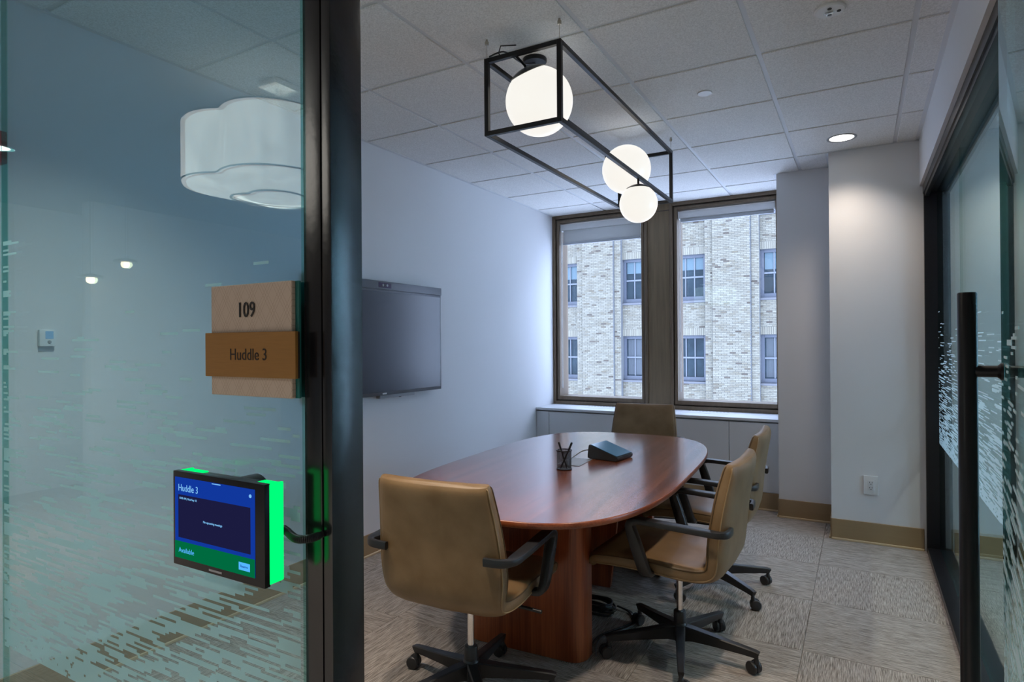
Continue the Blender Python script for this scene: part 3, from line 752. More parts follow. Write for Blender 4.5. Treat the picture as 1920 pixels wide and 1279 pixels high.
def caster_mesh():
    wh = B().lathe([(0.006, -0.0085), (0.020, -0.0085), (0.0255, -0.006), (0.0268, -0.001), (0.0268, 0.0045), (0.024, 0.008), (0.016, 0.0095), (0.005, 0.0095)], 0, 0, 22, 0, Matrix.Rotation(math.pi / 2, 4, 'Y'))
    st = B().lathe([(0.0105, 0.040), (0.0105, 0.062), (0.0085, 0.066), (0.0085, 0.09)], 0, 0, 14)
    st.bbox(-0.0052, 0.0052, -0.014, 0.018, 0.014, 0.050, 0.003)
    return wh.mesh('caster_wheel'), st.mesh('caster_stem')
WH, ST = caster_mesh()
def leg_mesh():
    b = B(); sec = []; pth = []
    for y, zt, h, w in ((0.018, 0.138, 0.070, 0.046), (0.06, 0.134, 0.058, 0.044), (0.16, 0.120, 0.044, 0.037), (0.27, 0.107, 0.034, 0.031), (0.318, 0.1005, 0.030, 0.028), (0.330, 0.097, 0.034, 0.026)):
        pth.append((0, y, zt - h / 2)); ww = w
        sec.append([(h / 2, -ww / 2 * 0.75), (h / 2 - 0.004, -ww / 2), (-h / 2, -ww / 2 * 0.62), (-h / 2, ww / 2 * 0.62), (h / 2 - 0.004, ww / 2), (h / 2, ww / 2 * 0.75)])
    b.sweep(pth, sec, (0, 0, 1)); return b.mesh('base_leg')
LG = leg_mesh()
for me_ in (WH, ST, LG):
    pass
CH0 = mkchair(); used = []
def copytree(o, parent=None):
    c = o.copy(); C.objects.link(c); c.parent = parent
    for ch in list(o.children):
        if ch.name.startswith('base_leg'): continue
        copytree(ch, c)
    return c
def chair(x, y, face, phase, label, casters):
    t = CH0 if not used else copytree(CH0)
    used.append(t); t.location = (x, y, 0); t.rotation_euler = (0, 0, R(face)); t['label'] = label; t['group'] = 'tan leather conference chairs'
    for k in range(5):
        lg = link('base_leg', LG, M['blackmat'], t, (0, 0, 0), 35, (0, 0, R(phase + 72 * k - 90 - face)))
        ca = R(casters[k])
        stem = link('caster_stem', ST, M['blackmat'], lg, (0, 0.322, 0), 40, (0, 0, ca))
        for s_ in (-1, 1):
            w_ = link('caster_wheel', WH, M['rubber'], lg, (0, 0, 0), 35)
            off = Matrix.Rotation(ca, 3, 'Z') @ Vector((s_ * 0.0145, 0.013, 0))
            w_.location = (off.x, 0.322 + off.y, 0.0268); w_.rotation_euler = (0, 0, ca + (0 if s_ > 0 else math.pi))
    return t
chair(-1.352, 2.035, 4, 170, 'tan leather office chair with its back to the door, near end of table', (20, 60, -30, 140, 80))
chair(-0.712, 2.752, 88, -3, 'tan leather swivel chair on the glass wall side, nearer the door', (150, 60, 110, 10, 75))
chair(-0.745, 3.60, 91, -40, 'tan leather swivel chair on the glass wall side, nearer the window', (60, 120, 20, 80, 150))
chair(-1.475, 4.49, 184, 20, 'tan leather office chair at the far table end below the windows', (30, 60, 90, 120, 150))

# ================================================================== THINGS ON THE TABLE
TZ = 0.7402
# pen cup
cup = thing('pen_cup', 'black wire mesh pen cup holding pens beside the console', 'pen cup', (-1.335, 2.887, TZ))
def meshcyl(r, z0, z1, seg=40):
    me = bpy.data.meshes.new('cup_wall'); vs = []; fs = []
    for z in (z0, z1): vs += [(r * math.cos(2 * math.pi * k / seg), r * math.sin(2 * math.pi * k / seg), z) for k in range(seg)]
    for k in range(seg): fs.append((k, (k + 1) % seg, seg + (k + 1) % seg, seg + k))
    me.from_pydata(vs, [], fs); uv = me.uv_layers.new(name='UVMap')
    for p in me.polygons:
        k = p.index
        for li, (u, v) in zip(p.loop_indices, ((k, 0), (k + 1, 0), (k + 1, 1), (k, 1))): uv.data[li].uv = (u * 2.4, v * 40)
    return me
link('mesh_wall', meshcyl(0.0375, 0.002, 0.098), M['mesh'], cup)
def torus(r, z, tr, seg=40):
    return B().tube([(r * math.cos(2 * math.pi * k / seg), r * math.sin(2 * math.pi * k / seg), z) for k in range(seg)], tr, 8, 0, True)
torus(0.039, 0.098, 0.0026).obj('cup_rim', M['black'], cup, 60)
torus(0.0375, 0.0030, 0.0026).obj('cup_foot', M['black'], cup, 60)
B().lathe([(0.0001, 0.0012), (0.037, 0.0012), (0.037, 0.0026), (0.0001, 0.0026)], 0, 0, 32).obj('cup_floor', M['grey'], cup)
def pen(dx, dy, tx, ty, L, label):
    t = thing('pen', label, 'pen', (-1.335 + dx, 2.887 + dy, TZ + 0.0045), 0, 'pens in the mesh cup')
    d = Vector((tx, ty, 1)).normalized(); q = Vector((0, 0, 1)).rotation_difference(d).to_matrix().to_4x4()
    B().lathe([(0.0008, 0.0), (0.002, 0.006), (0.0042, 0.014), (0.0042, L - 0.045)], 0, 0, 12, 0, q).obj('barrel', M['black'], t, 40)
    c = B().lathe([(0.0051, L - 0.05), (0.0053, L - 0.004), (0.0035, L), (0.0002, L)], 0, 0, 12, 0, q).obj('cap', M['black'], t, 40)
    cl = B().bbox(-0.0015, 0.0015, 0.0055, 0.0075, L - 0.045, L - 0.004, 0.0005, 1); cl.v = [tuple(q @ Vector(v)) for v in cl.v]; cl.obj('clip', M['grey'], c)
pen(0.02, -0.008, -0.36, 0.02, 0.142, 'slim black pen leaning towards the screen wall in the mesh cup')
pen(-0.018, 0.0, 0.42, 0.10, 0.146, 'thick black pen leaning to the console in the mesh cup')
pen(-0.014, -0.018, 0.38, 0.28, 0.143, 'black pen behind the thick one in the mesh cup')

# meeting console: wedge with tilted touch screen
con = thing('meeting_console', 'black wedge touch console with blue lit screen on the table', 'console', (-1.237, 3.292, TZ), R(82))
w2, d2 = 0.094, 0.090
prof = [(-d2, 0.002), (d2, 0.002), (d2 + 0.004, 0.012), (d2 - 0.004, 0.074), (d2 - 0.010, 0.080), (-d2 - 0.002, 0.026), (-d2 - 0.006, 0.018)]
bm = bmesh.new()
L0 = [bm.verts.new((-w2, y, z)) for y, z in prof]; L1 = [bm.verts.new((w2, y, z)) for y, z in prof]
bm.faces.new(L0); bm.faces.new(L1[::-1])
for q in range(len(prof)): bm.faces.new((L0[q], L1[q], L1[(q + 1) % len(prof)], L0[(q + 1) % len(prof)]))
bmesh.ops.recalc_face_normals(bm, faces=bm.faces); bmesh.ops.bevel(bm, geom=bm.edges[:], offset=0.003, segments=2, affect='EDGES')
B().frombm(bm).obj('body', M['blackmat'], con, 40)
ya, za, yb_, zb = -d2 + 0.002, 0.0285, d2 - 0.016, 0.0785
sl = math.atan2(zb - za, yb_ - ya); Ls = math.hypot(yb_ - ya, zb - za)
scr = B().bbox(-w2 + 0.006, w2 - 0.006, 0, Ls, 0, 0.0022, 0.0008, 1).mesh('screen')
so = link('screen', scr, M['conscreen'], con, (0, ya, za + 0.0003), None, (sl, 0, 0)); so['label'] = 'tilted blue-lit touch screen'
_ci = Matrix.Rotation(-R(82), 3, 'Z')
pts = cat([_ci @ (Vector(p) - Vector((-1.237, 3.292, 0))) for p in ((-1.318, 3.255, 0.040), (-1.345, 3.245, 0.044), (-1.375, 3.215, 0.038), (-1.398, 3.165, 0.018), (-1.403, 3.12, 0.0065))], 5)
B().tube(pts, 0.0032, 8).obj('cable', M['cablegrey'], con, 60)

# ================================================================== TV
tv = thing('television', 'large flat television with camera bar on the white wall', 'television', (XL + 0.04, 3.125, 1.05))
y0, y1, z0, z1 = 2.50, 3.757, 1.052, 1.808
wt = lambda b, n, m, sm=None: b.obj(n, m, tv, sm, True)
wt(B().bbox(-2.795, -2.760, y0 + 0.01, y1 - 0.01, z0 + 0.01, z1 - 0.06, 0.006), 'back_housing', M['blackmat'], 40)
wt(B().bbox(-2.765, -2.748, y0, y1, z0, z1 - 0.055, 0.003), 'bezel', M['tvbezel'], 40)
wt(B().bbox(-2.7485, -2.7470, y0 + 0.010, y1 - 0.010, z0 + 0.022, z1 - 0.070, 0.0005, 1), 'screen', M['tvscreen'])
bar = wt(B().bbox(-2.790, -2.742, y0, y1 + 0.002, z1 - 0.055, z1, 0.006), 'camera_bar', M['tvbezel'], 40)
badge = B().bbox(-2.7425, -2.7405, 3.065, 3.19, z1 - 0.044, z1 - 0.010, 0.001, 1).obj('camera_window', M['tvbadge'], bar, None); badge.data.transform(Matrix.Translation(-tv.location))
for q, mm in ((3.108, M['grey']), (3.128, M['slot']), (3.148, M['grey'])):
    e_ = B().lathe([(0.0085, 0), (0.0085, 0.002), (0.0001, 0.0022)], 0, 0, 14, 0, Matrix.Translation((-2.7406, q, z1 - 0.027)) @ Matrix.Rotation(math.pi / 2, 4, 'Y')).obj('camera_lens', mm, bar); e_.data.transform(Matrix.Translation(-tv.location))
wt(B().bbox(-2.7478, -2.7468, 3.105, 3.145, z0 + 0.006, z0 + 0.016, 0.0003, 1), 'badge', M['white'])
wt(B().bbox(-2.80, -2.765, 3.10, 3.46, 1.030, 1.055, 0.003), 'speaker_strip', M['grey'], 40)
cp = cat([(-2.785, 3.30, 1.06), (-2.785, 3.305, 1.035), (-2.785, 3.325, 1.028), (-2.785, 3.345, 1.035), (-2.785, 3.35, 1.06)], 4)
wt(B().tube(cp, 0.004, 8), 'cable_loop', M['cable'], 60)
wt(B().bbox(XL + 0.001, -2.79, 2.9, 3.35, 1.25, 1.6, 0.003), 'wall_bracket', M['black'], 40)

# ================================================================== PENDANT OVER THE TABLE
LX0, LX1, LY0, LY1, LZ0, LZ1, LB = -1.415, -1.065, 2.287, 3.985, 2.297, 2.636, 0.020
lp = thing('pendant_light', 'black box frame pendant with three glowing globes above the table', 'pendant light', (-1.24, 3.136, LZ0))
wp = lambda b, n, m, sm=None: b.obj(n, m, lp, sm, True)
hb = LB / 2
for x in (LX0, LX1):
    for z in (LZ0 + hb, LZ1 - hb):
        wp(B().bbox(x - hb, x + hb, LY0 + hb, LY1 - hb, z - hb, z + hb, 0.0012, 1), 'frame_bar', M['black'])
    for y in (LY0, LY1):
        wp(B().bbox(x - hb, x + hb, y - hb, y + hb, LZ0, LZ1, 0.0012, 1), 'frame_bar', M['black'])
for y in (LY0, LY1):
    for z in (LZ0 + hb, LZ1 - hb):
        wp(B().bbox(LX0 + hb, LX1 - hb, y - hb, y + hb, z - hb, z + hb, 0.0012, 1), 'frame_bar', M['black'])
for x in (LX0, LX1):
    for y in (LY0, LY1):
        wr = wp(B().tube([(x, y, LZ1), (x, y, CEIL - 0.005)], 0.0012, 6), 'wire', M['nickel'])
        e_ = B().lathe([(0.0075, CEIL - 0.030), (0.0085, CEIL - 0.026), (0.0085, CEIL - 0.016), (0.005, CEIL - 0.012), (0.005, CEIL - 0.0055)], x, y, 14).obj('gripper', M['nickel'], wr, 40); e_.data.transform(Matrix.Translation(-lp.location))
def globe(c, r, capdir, anchor, capr=0.62):
    c = Vector(c); d = Vector(capdir).normalized(); q = Matrix.Translation(c) @ Vector((0, 0, 1)).rotation_difference(d).to_matrix().to_4x4()
    n = 28; pr = [(max(1e-4, r * math.sin(math.pi * k / n)), -r * math.cos(math.pi * k / n)) for k in range(n + 1)]
    g = wp(B().lathe(pr, 0, 0, 44, 0, q), 'globe', M['globe'], 180)
    rc = r * 1.012; a1 = math.asin(capr)
    cp_ = [(max(1e-4, rc * math.sin(a1 * k / 8)), rc * math.cos(a1 * k / 8) + 0.003) for k in range(9)]
    cp_ = [(1e-4, cp_[0][1])] + cp_[1:] + [(cp_[-1][0] - 0.004, cp_[-1][1] - 0.004)]
    cap = B().lathe(cp_, 0, 0, 36, 0, q).obj('globe_cap', M['black'], g, 60); cap.data.transform(Matrix.Translation(-lp.location))
    s0 = c + d * (r + 0.002); an = Vector(anchor)
    stm = B().tube([tuple(s0 - d * 0.004), tuple(s0 + d * 0.012), tuple(s0 * 0.5 + an * 0.5 + d * 0.006), tuple(an)], 0.006, 10).obj('globe_stem', M['black'], g, 60); stm.data.transform(Matrix.Translation(-lp.location))
globe((-1.24, 2.444, 2.468), 0.150, (-0.22, -0.42, 0.9), (-1.275, 2.297, 2.622), 0.55)
globe((-1.243, 3.625, 2.452), 0.147, (-0.86, 0.18, 0.45), (LX0 + 0.008, 3.69, 2.626), 0.30)
globe((-1.065, 3.303, 2.158), 0.104, (0.0, 0.0, 1.0), (-1.065, 3.303, 2.300), 0.62)
wp(B().lathe([(0.056, CEIL - 0.0065), (0.056, CEIL - 0.020), (0.052, CEIL - 0.025), (0.0001, CEIL - 0.026)], -1.318, 2.555, 32), 'ceiling_canopy', M['black'], 40)
wp(B().tube(cat([(-1.318, 2.555, CEIL - 0.026), (-1.33, 2.45, 2.665), (-1.33, 2.31, 2.655), (-1.36, 2.285, 2.650), (-1.40, 2.283, 2.642)], 4), 0.0035, 8), 'power_cord', M['cable'], 60)
wp(B().tube([(-1.345, 2.287, 2.628), (-1.345, 2.27, 2.64), (-1.335, 2.27, 2.668), (-1.27, 2.29, 2.664)], 0.003, 6), 'cable_tie', M['cable'], 60)
# bulbs inside the globes carry the light
for n_, (c, r, pw) in enumerate((((-1.24, 2.444, 2.468), 0.15, 5), ((-1.243, 3.625, 2.452), 0.147, 5), ((-1.065, 3.303, 2.158), 0.104, 3))):
    pass

# ================================================================== CEILING FIXTURES
def downlight(x, y, power, label, zc=CEIL - 0.006, visible=True, col=WARM):
    t = thing('downlight', label, 'downlight', (x, y, zc), 0, 'recessed downlights')
    b = B(); prof = [(0.070, 0.004), (0.074, -0.003), (0.082, -0.0045), (0.088, -0.0035), (0.0895, 0.0)]
    vs = []; fs = []; sg = 40
    for r, z in prof: vs += [(r * math.cos(2 * math.pi * k / sg), r * math.sin(2 * math.pi * k / sg), z) for k in range(sg)]
    for i in range(len(prof) - 1):
        for k in range(sg): fs.append((i * sg + k, i * sg + (k + 1) % sg, (i + 1) * sg + (k + 1) % sg, (i + 1) * sg + k))
    b.add(vs, fs); b.obj('trim_ring', M['grey'], t, 50)
    B().lathe([(0.0001, -0.0012), (0.071, -0.0012), (0.071, 0.0), (0.0001, 0.0)], 0, 0, 40).obj('lens', M['lamp_on'], t)
    spot('downlight_beam', (0, 0, -0.012), power, t, 2.1, 1.0, col)
    return t
downlight(-0.10, 4.566, P_DOWN_ROOM, 'round lit downlight above the beige column')
downlight(-0.10, 1.95, P_FILL_FRONT, 'unseen added downlight just inside the glass door')  # out of view, added to light the near end of the room
for (x, y, w_) in ((-1.35, 1.15, 'straight inside the glass front, above the near chair'), (-1.95, 1.2, 'inside the glass front, over the screen wall')):
    downlight(x, y, P_FILL_FRONT, 'unseen added downlight ' + w_)  # two more added above the frame because the room was too dark
for (x, y, w_) in ((-0.6, -1.4, 'outside the door post'), (-3.2, -2.6, 'beyond the drum pendant'), (1.6, -1.0, 'outside the side wall corner'), (-5.0, -0.6, 'far along the glass front'), (-1.6, -3.2, 'deepest in the hall')):
    downlight(x, y, P_FILL_HALL, 'unseen fill downlight in the hall ceiling ' + w_, col=NEUTRAL)  # behind the camera, unseen; strong fill through the glass front and open doorway
downlight(1.5, 3.4, P_SIDE, 'round lit downlight beyond the glazed side wall')

t = thing('strobe_detector', 'white round fire detector with clear lens on the ceiling', 'fire detector', (-0.098, 2.765, CEIL - 0.007))
B().lathe([(0.0575, 0.0005), (0.0575, -0.006), (0.053, -0.011), (0.0001, -0.0125)], 0, 0, 36).obj('housing', M['white'], t, 40)
B().lathe([(0.021, -0.011), (0.020, -0.018), (0.012, -0.024), (0.0001, -0.0255)], -0.003, 0, 24).obj('lens', M['glass_clear'], t, 40)
B().bbox(-0.018, 0.012, -0.006, 0.006, -0.019, -0.0118, 0.002).obj('flash_tube', M['chrome'], t, 40)
for dx, dy in ((-0.002, 0.026), (0.0, -0.026), (0.032, 0.006)):
    B().lathe([(0.008, -0.0105), (0.008, -0.014), (0.0045, -0.0145), (0.0001, -0.0145)], dx, dy, 14).obj('sounder_port', M['slot'], t, 40)
cp_ = B().lathe([(0.0385, CEIL - 0.0065), (0.0385, CEIL - 0.010), (0.036, CEIL - 0.0125), (0.0001, CEIL - 0.013)], -0.715, 3.36, 32).obj('sprinkler_cover', M['white'], None, 40)
tag(cp_, 'small white round sprinkler cover plate on the ceiling', 'sprinkler cover')

# outlet on the column
t = thing('wall_outlet', 'white double power outlet low on the beige column', 'power outlet', (0.0515, 4.876, 0.336))
B().bbox(-0.0435, 0.0435, -0.004, 0.0035, 0.0, 0.129, 0.003).obj('plate', M['white'], t, 40)
rc_ = B().bbox(-0.0175, 0.0175, -0.0062, 0.0, 0.031, 0.098, 0.002).obj('receptacle', M['trimwhite'], t, 40)
for zc in (0.082, 0.047):
    for dx, w_, h_ in ((-0.007, 0.0015, 0.0055), (0.007, 0.0015, 0.0045)):
        B().box(dx - w_, dx + w_, -0.0066, -0.006, zc - h_ + 0.004, zc + h_ + 0.002).obj('slot', M['slot'], rc_)
    B().lathe([(0.003, 0), (0.003, 0.0006)], 0, 0, 12, 0, Matrix.Translation((0, -0.006, zc - 0.009)) @ Matrix.Rotation(math.pi / 2, 4, 'X')).obj('slot', M['slot'], rc_)

# thermostat and alarm on the screen wall near the glass
t = thing('thermostat', 'small white thermostat with a lit display on the wall behind glass', 'thermostat', (XL, 1.21, 1.392))
B().bbox(0.0005, 0.016, -0.028, 0.028, 0.0, 0.066, 0.004).obj('housing', M['white'], t, 40)
B().bbox(0.0155, 0.0168, -0.008, 0.020, 0.030, 0.060, 0.0004, 1).obj('display', emit('thermostat_display', (0.35, 0.55, 0.75), 0.55), t)
B().lathe([(0.007, 0), (0.007, 0.002), (0.0001, 0.0025)], 0, 0, 16, 0, Matrix.Translation((0.0155, 0.006, 0.017)) @ Matrix.Rotation(math.pi / 2, 4, 'Y')).obj('dial', M['grey'], t, 40)
t = thing('fire_alarm', 'red fire alarm box on the white wall at the far left', 'fire alarm', (XL, 1.002, 2.075))
B().bbox(0.0005, 0.05, -0.065, 0.065, 0.0, 0.12, 0.006).obj('housing', M['red'], t, 40)
B().bbox(0.05, 0.056, -0.06, -0.02, 0.03, 0.08, 0.003).obj('strobe_lens', M['white'], t, 40)

# ================================================================== SIGN AND TABLET ON THE GLASS
sg = thing('room_sign', 'ivory and bronze room sign 109 Huddle 3 on the glass', 'sign', (-0.81, 0.634, 1.30))
SY = 0.6335
def onglass(b, n, m, sm=None, par=None):
    o = b.obj(n, m, sg, sm, True)
    return o
onglass(B().bbox(-0.909, -0.722, 0.621, 0.6285, 1.313, 1.486, 0.001, 1), 'plaque', M['plaque'])
onglass(B().bbox(-0.909, -0.716, 0.6290, 0.6335, 1.313, 1.486, 0.0006, 1), 'backer', M['glass_edge'])
onglass(B().bbox(-0.916, -0.708, 0.6150, 0.6205, 1.3425, 1.4115, 0.0006, 1), 'name_bar', M['signbrown'])
onglass(B().bbox(-0.915, -0.7075, 0.6206, 0.6230, 1.343, 1.411, 0.0003, 1), 'bar_backer', M['signblack'])
onglass(B().bbox(-0.909, -0.716, 0.6465, 0.651, 1.313, 1.486, 0.0006, 1), 'rear_backer', M['glass_edge'])
def stext(name, body, size, mat, x, y, z, al='LEFT', par=None, sx=1.0, e=0.0006):
    par = par or sg
    return text(name, body, size, mat, par, Vector((x, y, z)) - par.location, (math.pi / 2, 0, 0), e, al, sx)
stext('room_number', '109', 0.0335, M['signblack'], -0.8225, 0.6200, 1.4350, 'CENTER', None, 0.86, 0.0006)
stext('room_name', 'Huddle 3', 0.0255, M['signtext'], -0.8115, 0.6147, 1.3690, 'CENTER', None, 0.92, 0.0003)

tab = thing('schedule_tablet', 'wall tablet with blue booking screen and glowing green sides', 'tablet', (-0.832, 0.605, 1.05))
X0, X1, TZ0, TZ1, TY = -0.939, -0.7255, 1.0508, 1.1965, 0.575
wq = lambda b, n, m, sm=None: b.obj(n, m, tab, sm, True)
wq(B().bbox(X0, X1, TY, TY + 0.010, TZ0, TZ1, 0.002), 'front_glass', M['black'], 40)
wq(B().bbox(X0 + 0.004, X1 - 0.004, TY + 0.010, TY + 0.032, TZ0 + 0.004, TZ1 - 0.004, 0.003), 'housing', M['blackmat'], 40)
wq(B().bbox(X1 - 0.0045, X1 + 0.0005, TY + 0.008, TY + 0.0325, TZ0 + 0.003, TZ1 - 0.001, 0.002), 'light_bar', M['led'], 40)
wq(B().bbox(X0 - 0.0005, X0 + 0.0045, TY + 0.004, TY + 0.0325, TZ0 + 0.003, TZ1 - 0.001, 0.002), 'light_bar', M['led'], 40)
wq(B().bbox(X0 + 0.0045, X0 + 0.045, TY + 0.012, TY + 0.030, TZ1 - 0.0060, TZ1 - 0.0020, 0.001), 'light_return', M['led'], 40)
wq(B().bbox(X1 - 0.035, X1 - 0.0045, TY + 0.012, TY + 0.030, TZ1 - 0.0060, TZ1 - 0.0020, 0.001), 'light_return', M['led'], 40)
sc = wq(B().box(X0 + 0.006, X1 - 0.020, TY - 0.0006, TY, TZ0 + 0.012, TZ1 - 0.009), 'screen', M['screenblue'])
def onscreen(b, n, m):
    o = b.obj(n, m, sc, None); o.data.transform(Matrix.Translation(-tab.location)); return o
sx0, sx1, sz0, sz1 = X0 + 0.006, X1 - 0.020, TZ0 + 0.012, TZ1 - 0.009
onscreen(B().box(sx0, sx1, TY - 0.0011, TY - 0.0007, sz0, sz0 + 0.026), 'status_band', M['screengreen'])
onscreen(B().box(sx0 + 0.009, sx1 - 0.009, TY - 0.0011, TY - 0.0007, sz0 + 0.032, sz1 - 0.0265), 'agenda_panel', M['screendark'])
onscreen(B().box(sx1 - 0.034, sx1 - 0.010, TY - 0.0016, TY - 0.0012, sz0 + 0.007, sz0 + 0.018), 'reserve_button', M['screenbtn'])
onscreen(B().box(sx0 + 0.092, sx0 + 0.112, TY - 0.0011, TY - 0.0007, sz1 - 0.0022, sz1 - 0.0010), 'pull_tab', M['screentext'])
g_ = B().lathe([(0.0026, 0), (0.0026, 0.0004)], 0, 0, 12, 0, Matrix.Translation((sx1 - 0.009, TY - 0.0007, sz1 - 0.010)) @ Matrix.Rotation(math.pi / 2, 4, 'X')); onscreen(g_, 'settings_dot', M['screentext'])
def ttext(name, body, size, mat, x, z, al='LEFT', y=TY - 0.0012, sx=1.0):
    o = text(name, body, size, mat, sc, Vector((x, y, z)) - tab.location, (math.pi / 2, 0, 0), 0.0001, al, sx); return o
ttext('screen_title', 'Huddle 3', 0.0150, M['screentext'], sx0 + 0.009, sz1 - 0.0205, sx=0.9)
ttext('screen_time', '10:00 AM, Wed Sep 18', 0.0046, M['screentext'], sx0 + 0.012, sz1 - 0.0330, 'LEFT', TY - 0.0014)
ttext('screen_message', 'No upcoming meetings', 0.0048, M['screentext'], (sx0 + sx1) / 2, sz0 + 0.062, 'CENTER', TY - 0.0014)
ttext('screen_status', 'Available', 0.0108, M['screenbtn'], sx0 + 0.010, sz0 + 0.0095, 'LEFT', TY - 0.0014)
ttext('button_word', 'Reserve', 0.0050, M['screenblue'], sx1 - 0.022, sz0 + 0.0112, 'CENTER', TY - 0.0019)
wq(B().lathe([(0.032, 0.0), (0.032, 0.0275)], 0, 0, 28, 0, Matrix.Translation((-0.815, 0.6335, TZ1 - 0.036)) @ Matrix.Rotation(math.pi / 2, 4, 'X')), 'mount_puck', M['black'], 40)
wq(B().bbox(-0.85, -0.82, TY - 0.0004, TY, TZ0 + 0.004, TZ0 + 0.007, 0.0001, 1), 'maker_mark', M['grey'])
# ribbed cable loom from the tablet to the post
cpth = cat([(-0.745, 0.618, 1.124), (-0.728, 0.616, 1.120), (-0.712, 0.610, 1.118), (-0.698, 0.608, 1.116), (-0.685, 0.613, 1.1165), (-0.680, 0.623, 1.117), (-0.6795, 0.637, 1.1175)], 6)
lo = thing('cable_loom', 'black ribbed cable sleeve from the tablet to the door post', 'cable', (-0.71, 0.61, 1.11))
lw_ = B().tube(cpth, 0.0048, 10).obj('sleeve', M['cable'], lo, 60, True)
for i in range(3, len(cpth) - 4):
    p_, q_ = Vector(cpth[i]), Vector(cpth[i + 1])
    for hq in (0.0, 0.5):
        mid = p_.lerp(q_, hq); d_ = (q_ - p_).normalized(); qq = Matrix.Translation(mid) @ Vector((0, 0, 1)).rotation_difference(d_).to_matrix().to_4x4()
        B().lathe([(0.0046, -0.0009), (0.0060, -0.0003), (0.0060, 0.0003), (0.0046, 0.0009)], 0, 0, 12, 0, qq).obj('rib', M['cable'], lo, 60, True)

# ================================================================== CABLES ON THE FLOOR
def floorpath(pts, r, name, label, mat):
    o = B().tube(cat([(x, y, r + z + 0.0005) for x, y, z in pts], 6), r, 8).obj(name, mat, None, 60)
    tag(o, label, 'cable', 'cables under the table'); return o
coil = thing('cable_coil', 'tangled coil of black cable on the carpet behind the curved leg', 'cable', (-1.215, 3.0, 0), 0, 'cables under the table')
rg = random.Random(9)
for q in range(7):
    pts = []; a0 = rg.uniform(0, 360); rx, ry = rg.uniform(0.07, 0.11), rg.uniform(0.045, 0.075); ox, oy = rg.uniform(-0.025, 0.025), rg.uniform(-0.02, 0.02)
    for k in range(36):
        a = R(a0 + k * 10); pts.append((-1.215 + ox + rx * math.cos(a), 3.0 + oy + ry * math.sin(a), 0.0065 + q * 0.0085 + 0.003 * math.sin(3 * a + q)))
    B().tube(pts, 0.0055, 8, 0, True).obj('loop', M['cable'], coil, 60, True)
floorpath([(-1.11, 3.04, 0.02), (-1.05, 3.04, 0.004), (-0.998, 2.965, 0), (-1.005, 2.90, 0), (-1.045, 2.82, 0), (-1.085, 2.73, 0), (-1.085, 2.64, 0), (-1.06, 2.57, 0.0)], 0.005, 'power_cable', 'black cable curving over the carpet from the coil to the curved leg', M['cable'])
floorpath([(-1.11, 3.055, 0.012), (-1.04, 3.055, 0.002), (-0.982, 2.965, 0), (-0.99, 2.89, 0), (-1.03, 2.80, 0), (-1.07, 2.72, 0), (-1.062, 2.63, 0), (-1.03, 2.55, 0)], 0.0035, 'data_cable', 'thin grey cable beside the black one on the carpet', M['cablegrey'])

# ================================================================== HALL PENDANT (seen as a reflection in the glass front)
hp = thing('drum_pendant', 'large white fabric drum pendant lit in the hall, mirrored in the glass', 'pendant light', (-2.583, -0.87, 2.13))
sg_ = 96; ZT, ZB = 2.49 - 2.13, 0.045
def lobed(r, a):
    best = 0
    for k in range(4):
        d = a - R(43 + 90 * k)
        if math.cos(d) > 0 and abs(0.19 * math.sin(d)) < 0.25: best = max(best, 0.19 * math.cos(d) + math.sqrt(0.0625 - 0.0361 * math.sin(d) ** 2))
    return r * best / 0.42
b = B(); vs = []; fs = []
prof = [(0.97, ZT), (1.0, ZT - 0.015), (1.0, ZB + 0.02), (0.985, ZB), (0.50, 0.0)]
for r, z in prof: vs += [(lobed(0.42 * r, 2 * math.pi * k / sg_) * math.cos(2 * math.pi * k / sg_), lobed(0.42 * r, 2 * math.pi * k / sg_) * math.sin(2 * math.pi * k / sg_), z) for k in range(sg_)]
for i in range(len(prof) - 1):
    for k in range(sg_): fs.append((i * sg_ + k, i * sg_ + (k + 1) % sg_, (i + 1) * sg_ + (k + 1) % sg_, (i + 1) * sg_ + k))
b.add(vs, fs); b.obj('fabric_shade', M['shade_lit'], hp, 40)
for r, z, tr in ((0.421, ZB + 0.015, 0.004), (0.21, 0.0, 0.006), (0.41, ZT, 0.004)):
    B().tube([(lobed(r, 2 * math.pi * k / sg_) * math.cos(2 * math.pi * k / sg_), lobed(r, 2 * math.pi * k / sg_) * math.sin(2 * math.pi * k / sg_), z) for k in range(sg_)], tr, 6, 0, True).obj('hoop', M['shade_ring'], hp, 60)
B().lathe([(0.0001, 0.012), (0.176, 0.012), (0.176, 0.016), (0.0001, 0.016)], 0, 0, 40).obj('diffuser', M['shade_lit'], hp)
B().tube([(0, 0, 0.016), (0, 0, CEIL - 2.13)], 0.009, 8).obj('stem', M['white'], hp, 40)
B().bbox(-0.065, 0.065, -0.065, 0.065, CEIL - 2.13 - 0.03, CEIL - 2.13, 0.004).obj('canopy', M['white'], hp, 40)

